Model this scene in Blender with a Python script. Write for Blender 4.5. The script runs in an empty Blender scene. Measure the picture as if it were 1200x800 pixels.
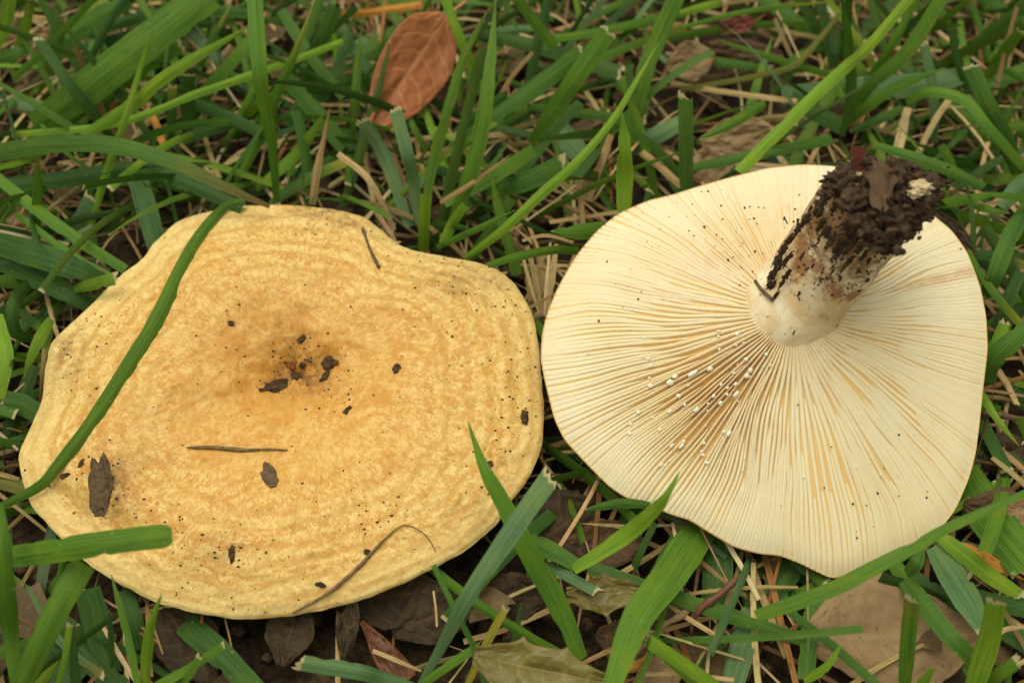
import bpy, math, random
import numpy as np
from mathutils import Vector, Matrix

random.seed(11)
rng = np.random.default_rng(11)
scene = bpy.context.scene
C = scene.collection

# ------------------------------------------------------------------ camera
PITCH = math.radians(56.0)
DIST = 0.245
AIM = Vector((0.0, 0.0, 0.020))
LENS = 42.0
FPX = LENS / 36.0 * 1200.0
cam_pos = AIM + Vector((0, -DIST * math.cos(PITCH), DIST * math.sin(PITCH)))
cam = bpy.data.cameras.new("camera")
cam.lens = LENS
cam.sensor_width = 36.0
cam.clip_start = 0.002
cam.clip_end = 200.0
cam.dof.use_dof = True
cam.dof.focus_distance = 0.236
cam.dof.aperture_fstop = 14.0
cam_ob = bpy.data.objects.new("camera", cam)
C.objects.link(cam_ob)
cam_ob.location = cam_pos
cam_ob.rotation_euler = (math.pi / 2 - PITCH, 0, 0)
scene.camera = cam_ob
CP = np.array(cam_pos)
RGT = np.array((1.0, 0, 0))
UPV = np.array((0, math.sin(PITCH), math.cos(PITCH)))
FWD = np.array((0, math.cos(PITCH), -math.sin(PITCH)))

# ------------------------------------------------------------------ light
scene.view_settings.view_transform = 'Standard'
scene.view_settings.look = 'None'
scene.view_settings.exposure = 0.45
scene.view_settings.gamma = 1.0
SUN_EL, SUN_ROT = math.radians(74), math.radians(-40)
world = bpy.data.worlds.new("World")
scene.world = world
world.use_nodes = True
wn = world.node_tree
bg = wn.nodes["Background"]
sky = wn.nodes.new("ShaderNodeTexSky")
sky.sky_type = 'NISHITA'
sky.sun_disc = False
sky.sun_elevation = SUN_EL
sky.sun_rotation = SUN_ROT
sky.air_density = 1.0
sky.dust_density = 4.0
sky.ozone_density = 1.0
hs = wn.nodes.new("ShaderNodeHueSaturation")        # overcast: cloud takes most of the blue out
hs.inputs["Saturation"].default_value = 0.06
wn.links.new(sky.outputs[0], hs.inputs["Color"])
wt = wn.nodes.new("ShaderNodeMix"); wt.data_type = 'RGBA'; wt.blend_type = 'MULTIPLY'      # warm white balance of the cloudy sky
wt.inputs[0].default_value = 1.0; wt.inputs[7].default_value = (1.0, 0.975, 0.86, 1)
wn.links.new(hs.outputs[0], wt.inputs[6])
wn.links.new(wt.outputs[2], bg.inputs["Color"])
bg.inputs["Strength"].default_value = 0.10
sun = bpy.data.lights.new("sun", 'SUN')
sun.energy = 1.0
sun.angle = math.radians(60)
sun.color = (1.0, 0.95, 0.86)
sun_ob = bpy.data.objects.new("sun", sun)
C.objects.link(sun_ob)
sd = Vector((math.sin(SUN_ROT) * math.cos(SUN_EL), math.cos(SUN_ROT) * math.cos(SUN_EL), math.sin(SUN_EL)))
sun_ob.rotation_euler = sd.to_track_quat('Z', 'Y').to_euler()
sun_ob.location = sd * 2
scene.cycles.use_denoising = True
scene.cycles.max_bounces = 8
scene.cycles.transparent_max_bounces = 4

# ------------------------------------------------------------------ helpers
def S(r, g, b, k=1.0):
    def f(c):
        c /= 255.0
        return (c / 12.92 if c <= 0.04045 else ((c + 0.055) / 1.055) ** 2.4) * k
    return (f(r), f(g), f(b))

def P(px, py, z):
    """World point(s) where the sight line through photo pixel (px,py) is z metres above the ground."""
    px = np.asarray(px, float); py = np.asarray(py, float); z = np.asarray(z, float)
    d = ((px - 600) / FPX)[..., None] * RGT + (-(py - 400) / FPX)[..., None] * UPV + FWD
    s = (z - CP[2]) / d[..., 2]
    return CP + d * s[..., None]

def project(p):
    v = p - CP
    dep = v @ FWD
    return 600 + FPX * (v @ RGT) / dep, 400 - FPX * (v @ UPV) / dep

def vnoise(p, seed=0):
    """Smooth value noise, vectorised; p (...,3)."""
    p = np.asarray(p, float)
    i = np.floor(p).astype(np.int64); f = p - i
    f = f * f * (3 - 2 * f)
    def h(ix, iy, iz):
        n = (ix * 374761393 + iy * 668265263 + iz * 2147483647 + seed * 144665) & 0xFFFFFFFF
        n = ((n ^ (n >> 13)) * 1274126177) & 0xFFFFFFFF
        n = ((n ^ (n >> 16)) * 2246822519) & 0xFFFFFFFF
        return ((n ^ (n >> 15)) & 0xFFFF) / 65535.0
    r = 0
    for dx in (0, 1):
        for dy in (0, 1):
            for dz in (0, 1):
                w = (f[..., 0] if dx else 1 - f[..., 0]) * (f[..., 1] if dy else 1 - f[..., 1]) * (f[..., 2] if dz else 1 - f[..., 2])
                r = r + w * h(i[..., 0] + dx, i[..., 1] + dy, i[..., 2] + dz)
    return r * 2 - 1

def fbm(p, seed=0, oct=3):
    r, a = 0, 1.0
    p = np.asarray(p, float)
    for k in range(oct):
        r = r + a * vnoise(p * (2.03 ** k), seed + 17 * k); a *= 0.5
    return r

def mesh_from(name, verts, faces, mat=None, smooth=True):
    me = bpy.data.meshes.new(name)
    verts = np.asarray(verts, np.float32)
    me.vertices.add(len(verts)); me.vertices.foreach_set("co", verts.ravel())
    if isinstance(faces, np.ndarray):
        k = faces.shape[1]
        me.loops.add(faces.size); me.loops.foreach_set("vertex_index", faces.ravel().astype(np.int32))
        me.polygons.add(len(faces))
        me.polygons.foreach_set("loop_start", np.arange(0, faces.size, k, dtype=np.int32))
    else:
        flat = np.array([v for f in faces for v in f], np.int32)
        me.loops.add(len(flat)); me.loops.foreach_set("vertex_index", flat)
        st = np.cumsum([0] + [len(f) for f in faces[:-1]]).astype(np.int32)
        me.polygons.add(len(faces)); me.polygons.foreach_set("loop_start", st)
    me.update(calc_edges=True)
    me.polygons.foreach_set("use_smooth", np.full(len(me.polygons), smooth))
    if mat: me.materials.append(mat)
    return me

def attr(me, name, data, kind='FLOAT'):
    a = me.attributes.new(name, kind, 'POINT')
    data = np.asarray(data, np.float32)
    a.data.foreach_set({'FLOAT': "value", 'FLOAT_VECTOR': "vector", 'FLOAT_COLOR': "color"}[kind], data.ravel())

def link(name, me, parent=None):
    o = bpy.data.objects.new(name, me); C.objects.link(o)
    if parent: o.parent = parent
    return o

def empty(name, loc):
    o = bpy.data.objects.new(name, None); C.objects.link(o)
    o.location = loc; o.empty_display_size = 0.01
    return o

def tag(o, label=None, cat=None, group=None, kind=None):
    for k, v in (("label", label), ("category", cat), ("group", group), ("kind", kind)):
        if v: o[k] = v
    return o

def child(name, verts, faces, mat, parent, smooth=True):
    """A part mesh given in world coordinates, stored relative to its thing's base."""
    base = np.array(parent.location)
    me = mesh_from(name, np.asarray(verts) - base, faces, mat, smooth)
    return link(name, me, parent), me

def grid_faces(n, m, wrap=False):
    """n rows, m columns."""
    i = np.arange(n - 1)[:, None]; j = np.arange(m if wrap else m - 1)[None, :]
    j2 = (j + 1) % m
    return np.stack([i * m + j, i * m + j2, (i + 1) * m + j2, (i + 1) * m + j], -1).reshape(-1, 4)

def catmull(pts, n):
    pts = np.asarray(pts, float)
    p = np.vstack([2 * pts[0] - pts[1], pts, 2 * pts[-1] - pts[-2]])
    seg = np.linalg.norm(np.diff(pts[:, :3], axis=0), axis=1) if pts.shape[1] >= 3 else np.ones(len(pts) - 1)
    cum = np.concatenate([[0], np.cumsum(seg)]); cum /= cum[-1]
    out = []
    for s in np.linspace(0, 1, n):
        k = min(np.searchsorted(cum, s, side='right') - 1, len(pts) - 2)
        t = (s - cum[k]) / max(cum[k + 1] - cum[k], 1e-9)
        a, b, c, d = p[k], p[k + 1], p[k + 2], p[k + 3]
        out.append(0.5 * ((2 * b) + (c - a) * t + (2 * a - 5 * b + 4 * c - d) * t * t + (3 * b - a - 3 * c + d) * t ** 3))
    return np.array(out)

# ------------------------------------------------------------------ materials
class NT:
    def __init__(self, name):
        self.m = bpy.data.materials.new(name); self.m.use_nodes = True
        self.t = self.m.node_tree; self.b = self.t.nodes["Principled BSDF"]
        self.out = self.t.nodes["Material Output"]
    def n(self, kind, **kw):
        nd = self.t.nodes.new("ShaderNode" + kind)
        for k, v in kw.items(): setattr(nd, k, v)
        return nd
    def l(self, a, b): self.t.links.new(a, b)
    def set(self, sock, v):
        if hasattr(v, "is_linked") or isinstance(v, bpy.types.NodeSocket): self.l(v, sock)
        else:
            if isinstance(v, tuple) and len(v) == 3 and sock.type == 'RGBA': v = v + (1,)
            sock.default_value = v
    def attr(self, name, out="Fac"):
        return self.n("Attribute", attribute_name=name).outputs[out]
    def coord(self): return self.n("TexCoord").outputs["Object"]
    def noise(self, vec, scale, detail=3, rough=0.55, out="Fac", dist=0.0):
        nd = self.n("TexNoise"); self.set(nd.inputs["Vector"], vec)
        nd.inputs["Scale"].default_value = scale; nd.inputs["Detail"].default_value = detail
        nd.inputs["Roughness"].default_value = rough; nd.inputs["Distortion"].default_value = dist
        return nd.outputs[out]
    def ramp(self, fac, stops):
        nd = self.n("ValToRGB"); self.l(fac, nd.inputs[0]); e = nd.color_ramp.elements
        while len(e) < len(stops): e.new(0.5)
        for k, (p, c) in enumerate(stops):
            e[k].position = p
            e[k].color = (c, c, c, 1) if isinstance(c, (int, float)) else tuple(c) + (1,)
        return nd.outputs[0]
    def mix(self, fac, a, b, mode='MIX'):
        nd = self.n("Mix", data_type='RGBA', blend_type=mode)
        self.set(nd.inputs[0], fac); self.set(nd.inputs[6], a); self.set(nd.inputs[7], b)
        return nd.outputs[2]
    def math(self, op, a, b=0.0, clamp=False):
        nd = self.n("Math", operation=op, use_clamp=clamp)
        self.set(nd.inputs[0], a); self.set(nd.inputs[1], b)
        return nd.outputs[0]
    def vmul(self, v, s):
        nd = self.n("VectorMath", operation='MULTIPLY'); self.set(nd.inputs[0], v); nd.inputs[1].default_value = s
        return nd.outputs[0]
    def bump(self, h, strength, dist, prev=None):
        nd = self.n("Bump"); self.l(h, nd.inputs["Height"])
        nd.inputs["Strength"].default_value = strength; nd.inputs["Distance"].default_value = dist
        if prev: self.l(prev, nd.inputs["Normal"])
        return nd.outputs[0]
    def fin(self, color, rough=0.6, normal=None, spec=0.4, sss=0.0, radius=(0.002, 0.001, 0.0005)):
        self.set(self.b.inputs["Base Color"], color); self.set(self.b.inputs["Roughness"], rough)
        self.b.inputs["Specular IOR Level"].default_value = spec
        if normal: self.l(normal, self.b.inputs["Normal"])
        if sss:
            self.b.inputs["Subsurface Weight"].default_value = sss
            self.b.inputs["Subsurface Radius"].default_value = radius
            self.b.inputs["Subsurface Scale"].default_value = 1.0
        return self.m

def mat_blade():
    k = NT("grass_blade")
    tint = k.attr("tint", "Color"); uv = k.attr("buv", "Vector")
    # buv: x across 0..1, y distance from the tip in mm, z a seed per blade
    sep = k.n("SeparateXYZ"); k.l(uv, sep.inputs[0])
    u, v, sd_ = sep.outputs
    ve = k.n("CombineXYZ"); k.l(k.math('MULTIPLY', u, 26.0), ve.inputs[0]); k.l(k.math('MULTIPLY', v, 0.05), ve.inputs[1]); k.l(k.math('MULTIPLY', sd_, 91.0), ve.inputs[2])
    vein = k.noise(ve.outputs[0], 1.0, 2, 0.5)
    ve2 = k.n("CombineXYZ"); k.l(k.math('MULTIPLY', u, 1.5), ve2.inputs[0]); k.l(k.math('MULTIPLY', v, 0.13), ve2.inputs[1]); k.l(k.math('MULTIPLY', sd_, 37.0), ve2.inputs[2])
    big = k.noise(ve2.outputs[0], 1.0, 3, 0.6)
    col = k.mix(k.ramp(vein, [(0.36, 0.0), (0.64, 1.0)]), k.mix(1.0, tint, (0.68, 0.74, 0.66), 'MULTIPLY'), k.mix(1.0, tint, (1.3, 1.22, 1.3), 'MULTIPLY'))
    col = k.mix(k.ramp(big, [(0.48, 0.0), (0.75, 0.7)]), col, k.mix(1.0, tint, (1.75, 1.25, 0.8), 'MULTIPLY'))
    # pale flecks and scuffs
    ve3 = k.n("CombineXYZ"); k.l(k.math('MULTIPLY', u, 5.0), ve3.inputs[0]); k.l(k.math('MULTIPLY', v, 0.9), ve3.inputs[1]); k.l(k.math('MULTIPLY', sd_, 53.0), ve3.inputs[2])
    fl = k.noise(ve3.outputs[0], 1.0, 2, 0.6)
    col = k.mix(k.ramp(fl, [(0.70, 0.0), (0.76, 0.55)]), col, S(176, 180, 130))
    # midrib
    mid = k.math('ABSOLUTE', k.math('SUBTRACT', u, 0.5))
    col = k.mix(k.ramp(mid, [(0.0, 0.35), (0.05, 0.0)]), col, k.mix(1.0, tint, (1.6, 1.45, 1.5), 'MULTIPLY'))
    # dry, torn tip
    tipn = k.math('ADD', v, k.math('MULTIPLY', k.noise(ve.outputs[0], 0.5, 1), -1.0))
    tip = k.ramp(tipn, [(0.0, 1.0), (0.35, 0.0)])
    dry = k.n("Attribute", attribute_name="tint").outputs["Alpha"]
    col = k.mix(k.math('MULTIPLY', tip, dry), col, S(190, 176, 130))
    nrm = k.bump(vein, 0.6, 0.00014)
    k.fin(col, k.ramp(big, [(0.3, 0.52), (0.7, 0.7)]), nrm, 0.22)
    tr = k.n("BsdfTranslucent"); k.l(k.mix(1.0, col, (1.15, 1.3, 0.6), 'MULTIPLY'), tr.inputs[0])
    ms = k.n("MixShader"); ms.inputs[0].default_value = 0.18
    k.l(k.b.outputs[0], ms.inputs[1]); k.l(tr.outputs[0], ms.inputs[2]); k.l(ms.outputs[0], k.out.inputs[0])
    return k.m

def mat_straw():
    k = NT("straw")
    tint = k.attr("tint", "Color"); uv = k.attr("buv", "Vector")
    sep = k.n("SeparateXYZ"); k.l(uv, sep.inputs[0]); u, v, sd_ = sep.outputs
    ve = k.n("CombineXYZ"); k.l(k.math('MULTIPLY', u, 9.0), ve.inputs[0]); k.l(k.math('MULTIPLY', v, 0.06), ve.inputs[1]); k.l(k.math('MULTIPLY', sd_, 91.0), ve.inputs[2])
    a = k.noise(ve.outputs[0], 1.0, 3, 0.6)
    col = k.mix(k.ramp(a, [(0.3, 0.0), (0.7, 1.0)]), k.mix(1.0, tint, (0.6, 0.52, 0.42), 'MULTIPLY'), k.mix(1.0, tint, (1.2, 1.2, 1.15), 'MULTIPLY'))
    ve2 = k.n("CombineXYZ"); k.l(k.math('MULTIPLY', u, 2.0), ve2.inputs[0]); k.l(k.math('MULTIPLY', v, 0.4), ve2.inputs[1]); k.l(k.math('MULTIPLY', sd_, 17.0), ve2.inputs[2])
    b = k.noise(ve2.outputs[0], 1.0, 3, 0.6)
    col = k.mix(k.ramp(b, [(0.55, 0.0), (0.72, 0.6)]), col, S(88, 66, 38))
    return k.fin(col, 0.75, k.bump(a, 0.6, 0.00015), 0.2)

def mat_leaf(name, c1, c2, c3, vein_c, rough=0.6, speck=0.0):
    k = NT(name)
    co = k.coord()
    a = k.noise(co, 55, 4, 0.6); b = k.noise(co, 320, 4, 0.65); c = k.noise(co, 1400, 2, 0.5)
    col = k.mix(k.ramp(a, [(0.35, 0.0), (0.65, 1.0)]), c1, c2)
    col = k.mix(k.ramp(b, [(0.5, 0.0), (0.75, 0.7)]), col, c3)
    col = k.mix(k.ramp(c, [(0.3, 0.25), (0.6, 0.0)]), col, k.mix(1.0, col, (0.6, 0.55, 0.5), 'MULTIPLY'))
    vv = k.attr("vein")
    col = k.mix(k.math('MULTIPLY', vv, 0.5), col, vein_c)
    if speck:
        col = k.mix(k.ramp(k.noise(co, 1500, 1, 0.3), [(0.26, speck), (0.31, 0.0)]), col, S(96, 74, 48))
    n1 = k.bump(b, 0.5, 0.0004)
    return k.fin(col, rough, k.bump(c, 0.35, 0.0001, n1), 0.3)

def mat_soil():
    k = NT("soil")
    co = k.coord()
    a = k.noise(co, 90, 5, 0.65); b = k.noise(co, 600, 4, 0.7)
    col = k.ramp(a, [(0.3, S(40, 32, 21)), (0.5, S(62, 49, 32)), (0.72, S(96, 78, 52))])
    col = k.mix(k.ramp(b, [(0.35, 0.8), (0.6, 0.0)]), col, S(20, 15, 10))
    return k.fin(col, 0.9, k.bump(b, 0.9, 0.0012, k.bump(a, 0.6, 0.003)), 0.15)

def mat_crumb(name, c1, c2):
    k = NT(name); co = k.coord()
    a = k.noise(co, 800, 4, 0.7)
    b = k.noise(co, 2600, 3, 0.7)
    col = k.mix(k.ramp(a, [(0.35, 0.0), (0.65, 1.0)]), c1, c2)
    return k.fin(col, 0.85, k.bump(b, 0.9, 0.0003, k.bump(a, 0.8, 0.0006)), 0.2)

def mat_cap():
    k = NT("cap_skin")
    pol = k.attr("polar", "Vector"); t = k.attr("radial"); co = k.coord()
    base = S(215, 175, 90); pale = S(237, 213, 138); orange = S(202, 146, 58); deep = S(168, 112, 42)
    wob = k.noise(co, 50, 3, 0.55)
    tw = k.math('ADD', t, k.math('MULTIPLY', k.math('SUBTRACT', wob, 0.5), 0.12))
    sep = k.n("SeparateXYZ"); k.l(pol, sep.inputs[0])
    pw = k.n("CombineXYZ"); k.l(sep.outputs[0], pw.inputs[0]); k.l(sep.outputs[1], pw.inputs[1]); k.l(tw, pw.inputs[2]); pw = pw.outputs[0]
    # concentric zones, broken up along the ring
    band = k.n("CombineXYZ"); k.l(k.math('MULTIPLY', tw, 19.0), band.inputs[2])
    ring = k.noise(band.outputs[0], 1.0, 1, 0.5)
    p1 = k.noise(k.vmul(pw, (4.0, 4.0, 17.0)), 1.0, 3, 0.6, dist=0.3)
    blk = k.noise(k.vmul(pw, (13.0, 13.0, 30.0)), 1.0, 2, 0.55, dist=0.8)
    p2 = k.noise(k.vmul(pw, (26.0, 26.0, 34.0)), 1.0, 4, 0.72, dist=0.8)
    p3 = k.noise(k.vmul(pw, (90.0, 90.0, 80.0)), 1.0, 3, 0.7, dist=0.5)
    far = k.ramp(t, [(0.22, 0.0), (0.5, 1.0)])                       # near the hollow the ring pattern gives way to plain mottling
    p2 = k.mix(far, k.noise(k.vmul(co, (1.0, 0.8, 0.8)), 360, 5, 0.75, dist=1.2), p2); p3 = k.mix(far, k.noise(co, 1500, 3, 0.7), p3)
    blk = k.mix(far, k.noise(k.vmul(co, (1.0, 1.5, 1.5)), 230, 2, 0.55, dist=0.8), blk)
    big = k.noise(co, 24, 3, 0.55)
    zone = k.math('ADD', k.math('MULTIPLY', ring, 0.5), k.math('MULTIPLY', p1, 0.5))
    col = k.mix(k.ramp(zone, [(0.44, 0.0), (0.56, 0.9)]), base, orange)
    sw = k.math('SINE', k.math('ADD', k.math('MULTIPLY', tw, 78.0), k.math('MULTIPLY', p1, 5.0)))
    rings = k.math('MULTIPLY', k.ramp(sw, [(0.35, 0.0), (0.8, 1.0)]), k.ramp(t, [(0.42, 0.0), (0.62, 0.9), (0.93, 0.9), (0.98, 0.2)]))
    rings = k.math('MULTIPLY', rings, k.ramp(blk, [(0.38, 0.15), (0.56, 1.0)]))
    col = k.mix(k.ramp(blk, [(0.50, 0.0), (0.60, 0.45)]), col, orange)
    # warm middle of the cap, pale margin
    col = k.mix(k.ramp(t, [(0.05, 0.85), (0.30, 0.70), (0.55, 0.22), (0.75, 0.0)]), col, S(204, 145, 58))
    col = k.mix(k.ramp(tw, [(0.82, 0.0), (0.97, 0.6)]), col, S(231, 206, 134))
    col = k.mix(k.ramp(big, [(0.52, 0.0), (0.70, 0.55)]), col, S(205, 158, 74))
    # feathery pale bloom that leaves darker watery patches
    fl = k.math('ADD', k.math('ADD', k.math('MULTIPLY', p2, 0.5), k.math('MULTIPLY', p3, 0.3)), k.math('MULTIPLY', blk, 0.2))
    inner = k.ramp(t, [(0.10, 0.15), (0.25, 0.6), (0.7, 0.95)])
    col = k.mix(k.math('MULTIPLY', k.ramp(fl, [(0.47, 0.0), (0.56, 0.75)]), inner), col, pale)
    col = k.mix(k.ramp(fl, [(0.35, 0.75), (0.445, 0.0)]), col, deep)
    col = k.mix(k.math('MULTIPLY', rings, 0.75), col, S(196, 148, 68))
    blot = k.noise(k.vmul(co, (1.0, 1.2, 1.2)), 150, 4, 0.62, dist=0.7)
    zmid = k.ramp(t, [(0.12, 0.3), (0.3, 1.0), (0.62, 0.8), (0.8, 0.0)])
    col = k.mix(k.math('MULTIPLY', k.ramp(blot, [(0.53, 0.0), (0.62, 0.6)]), zmid), col, S(200, 142, 56))
    # earthy dust
    dust = k.noise(co, 120, 6, 0.8)
    col = k.mix(k.ramp(dust, [(0.58, 0.0), (0.74, 0.4)]), col, S(158, 112, 54))
    st = k.attr("stain")
    col = k.mix(k.math('MULTIPLY', st, k.ramp(k.noise(co, 420, 5, 0.8), [(0.38, 0.0), (0.58, 1.0)])), col, S(112, 74, 34))
    n1 = k.bump(p2, 0.22, 0.0005); n2 = k.bump(p3, 0.30, 0.00022, n1)
    n3 = k.bump(k.noise(co, 2600, 3, 0.6), 0.25, 0.0001, n2)
    return k.fin(col, 0.55, n3, 0.3, 0.10)

def mat_gill(name, c1, c2, c3):
    k = NT(name); co = k.coord()
    a = k.noise(co, 45, 3, 0.55); b = k.noise(co, 260, 4, 0.65)
    col = k.mix(k.ramp(a, [(0.35, 0.0), (0.68, 1.0)]), c1, c2)
    col = k.mix(k.ramp(b, [(0.58, 0.0), (0.78, 0.55)]), col, c3)
    stn = k.attr("stain")
    col = k.mix(k.math('MULTIPLY', stn, k.ramp(k.noise(co, 300, 4, 0.7), [(0.3, 0.4), (0.6, 1.0)])), col, S(206, 142, 70))
    tr = k.n("BsdfTranslucent"); k.l(k.mix(1.0, col, (1.0, 0.93, 0.72), 'MULTIPLY'), tr.inputs[0])      # thin gills glow with the light behind them
    ms = k.n("MixShader"); ms.inputs[0].default_value = 0.16
    k.l(k.b.outputs[0], ms.inputs[1]); k.l(tr.outputs[0], ms.inputs[2]); k.l(ms.outputs[0], k.out.inputs[0])
    return k.fin(col, 0.5, k.bump(k.noise(co, 900, 3, 0.6), 0.3, 0.00015), 0.3, 0.15)

def mat_stem():
    k = NT("stem_skin"); co = k.coord(); h = k.attr("along")
    a = k.noise(co, 110, 5, 0.65, dist=0.5); b = k.noise(co, 260, 5, 0.72); d = k.noise(co, 900, 3, 0.6)
    col = k.mix(k.ramp(a, [(0.38, 0.0), (0.62, 1.0)]), S(243, 231, 194), S(224, 190, 128))
    # ochre and brown soiling, thickest half way up
    mid = k.ramp(h, [(0.0, 0.0), (0.14, 0.085), (0.32, 0.145), (0.6, 0.175), (1.0, 0.30)])
    col = k.mix(k.ramp(k.math('ADD', b, mid), [(0.60, 0.0), (0.74, 0.85)]), col, S(150, 100, 48))
    e = k.noise(co, 190, 5, 0.70, dist=0.9)
    m = k.ramp(k.math('ADD', e, mid), [(0.755, 0.0), (0.80, 1.0)])
    col = k.mix(m, col, k.mix(d, S(52, 38, 26), S(96, 76, 54)))
    f = k.ramp(k.math('ADD', k.noise(co, 950, 2, 0.5), k.math('MULTIPLY', mid, 0.4)), [(0.72, 0.0), (0.76, 0.9)])
    col = k.mix(f, col, S(58, 42, 28))
    return k.fin(col, 0.6, k.bump(m, 0.8, 0.0006, k.bump(a, 0.5, 0.0008, k.bump(d, 0.3, 0.0003))), 0.3, 0.06)

def mat_plain(name, c, rough=0.5, sss=0.0, spec=0.5):
    k = NT(name); co = k.coord()
    a = k.noise(co, 500, 3, 0.6)
    col = k.mix(k.ramp(a, [(0.35, 0.0), (0.7, 1.0)]), c, tuple(x * 0.72 for x in c))
    return k.fin(col, rough, k.bump(a, 0.4, 0.0002), spec, sss)

M_BLADE, M_STRAW, M_SOIL = mat_blade(), mat_straw(), mat_soil()
M_CAP = mat_cap()
M_GILL = mat_gill("gill_flesh", S(255, 242, 200), S(255, 237, 184), S(250, 218, 148))
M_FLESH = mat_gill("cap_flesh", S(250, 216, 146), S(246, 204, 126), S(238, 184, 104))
M_STEM = mat_stem()
M_MUD = mat_crumb("dark_mud", S(50, 38, 27), S(98, 78, 56))
M_MYC = mat_crumb("mycelium", S(226, 212, 170), S(190, 160, 108))
M_CRUMB = mat_crumb("dark_crumb", S(54, 42, 26), S(98, 76, 48))
M_RUST = mat_crumb("rusty_crumb", S(120, 66, 28), S(160, 100, 44))
M_BARK = mat_crumb("bark", S(92, 74, 54), S(126, 104, 76))
M_STALK = mat_crumb("dry_stalk", S(150, 124, 84), S(112, 88, 56))
M_LATEX = mat_plain("milk", S(254, 246, 216), 0.2, 0.3)
M_L_ORANGE = mat_leaf("tan_orange_leaf", S(166, 104, 58), S(156, 94, 50), S(138, 80, 44), S(208, 150, 96), 0.55)
M_L_BROWN = mat_leaf("brown_leaf", S(98, 74, 46), S(80, 60, 37), S(62, 46, 29), S(130, 104, 66), 0.75)
M_L_GREY = mat_leaf("grey_leaf", S(112, 94, 76), S(96, 80, 64), S(80, 64, 50), S(120, 104, 84), 0.7)
M_L_DARK = mat_leaf("dark_leaf", S(66, 52, 28), S(50, 39, 21), S(40, 31, 17), S(100, 80, 50), 0.75)
M_L_TAN = mat_leaf("tan_leaf", S(158, 132, 92), S(140, 114, 76), S(118, 92, 58), S(166, 140, 98), 0.7, 0.8)
M_L_HOLLY = mat_leaf("olive_leaf", S(124, 112, 52), S(106, 98, 46), S(96, 82, 38), S(150, 138, 84), 0.4)
M_L_RED = mat_leaf("red_leaf", S(124, 62, 46), S(104, 52, 40), S(84, 46, 34), S(140, 84, 62), 0.6)
M_L_GOLD = mat_leaf("gold_leaf", S(186, 140, 58), S(170, 118, 44), S(140, 92, 36), S(204, 166, 90), 0.6)
M_HUSK = mat_leaf("husk", S(116, 74, 50), S(94, 60, 40), S(74, 48, 32), S(140, 96, 66), 0.45)

# ------------------------------------------------------------------ outlines traced from the photograph
CAP_RIM = [(282,241),(250,246),(210,258),(185,280),(165,305),(140,324),(108,355),(78,384),(60,402),(53,430),(50,470),(32,508),(22,530),(24,560),(38,596),(70,630),(106,662),(140,684),(180,704),(240,720),(280,725),(340,722),(370,715),(420,704),(480,680),(540,648),(580,616),(598,588),(620,560),(636,520),(638,480),(635,440),(630,395),(622,362),(606,334),(585,316),(548,305),(500,297),(468,288),(450,272),(432,257),(405,247),(370,242),(320,240)]
GILL_RIM = [(636,390),(634,420),(640,450),(650,490),(662,515),(690,545),(715,570),(735,583),(760,590),(775,597),(790,603),(808,608),(830,622),(860,640),(890,648),(915,650),(940,660),(960,670),(975,677),(1000,672),(1030,655),(1070,640),(1100,622),(1120,595),(1135,560),(1143,530),(1148,490),(1152,450),(1157,410),(1155,370),(1148,335),(1133,295),(1115,270),(1090,250),(1060,228),(1020,206),(980,195),(940,193),(900,197),(860,207),(820,218),(790,228),(760,235),(725,250),(700,270),(675,300),(655,335),(642,365)]
CAP_C, GILL_C = (338, 442), (930, 368)

def rim_fn(rim, c, n=1440, smooth=5):
    r = np.array(rim, float); v = r - np.array(c)
    # dense resample along the outline, then by angle
    d = []
    for a, b in zip(v, np.roll(v, -1, 0)):
        for s in np.linspace(0, 1, 24, endpoint=False): d.append(a * (1 - s) + b * s)
    d = np.array(d)
    for _ in range(smooth): d = (np.roll(d, 3, 0) + d * 2 + np.roll(d, -3, 0)) / 4
    th = np.arctan2(d[:, 1], d[:, 0]); rad = np.hypot(d[:, 0], d[:, 1])
    o = np.argsort(th); th, rad = th[o], rad[o]
    th = np.concatenate([th - 2 * np.pi, th, th + 2 * np.pi]); rad = np.tile(rad, 3)
    return lambda q: np.interp((np.asarray(q) + np.pi) % (2 * np.pi) - np.pi, th, rad)
cap_R, gill_R = rim_fn(CAP_RIM, CAP_C), rim_fn(GILL_RIM, GILL_C, smooth=4)

def polar(px, py, c, R):
    dx, dy = px - c[0], py - c[1]
    th = np.arctan2(dy, dx)
    return th, np.hypot(dx, dy) / R(th)

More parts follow.
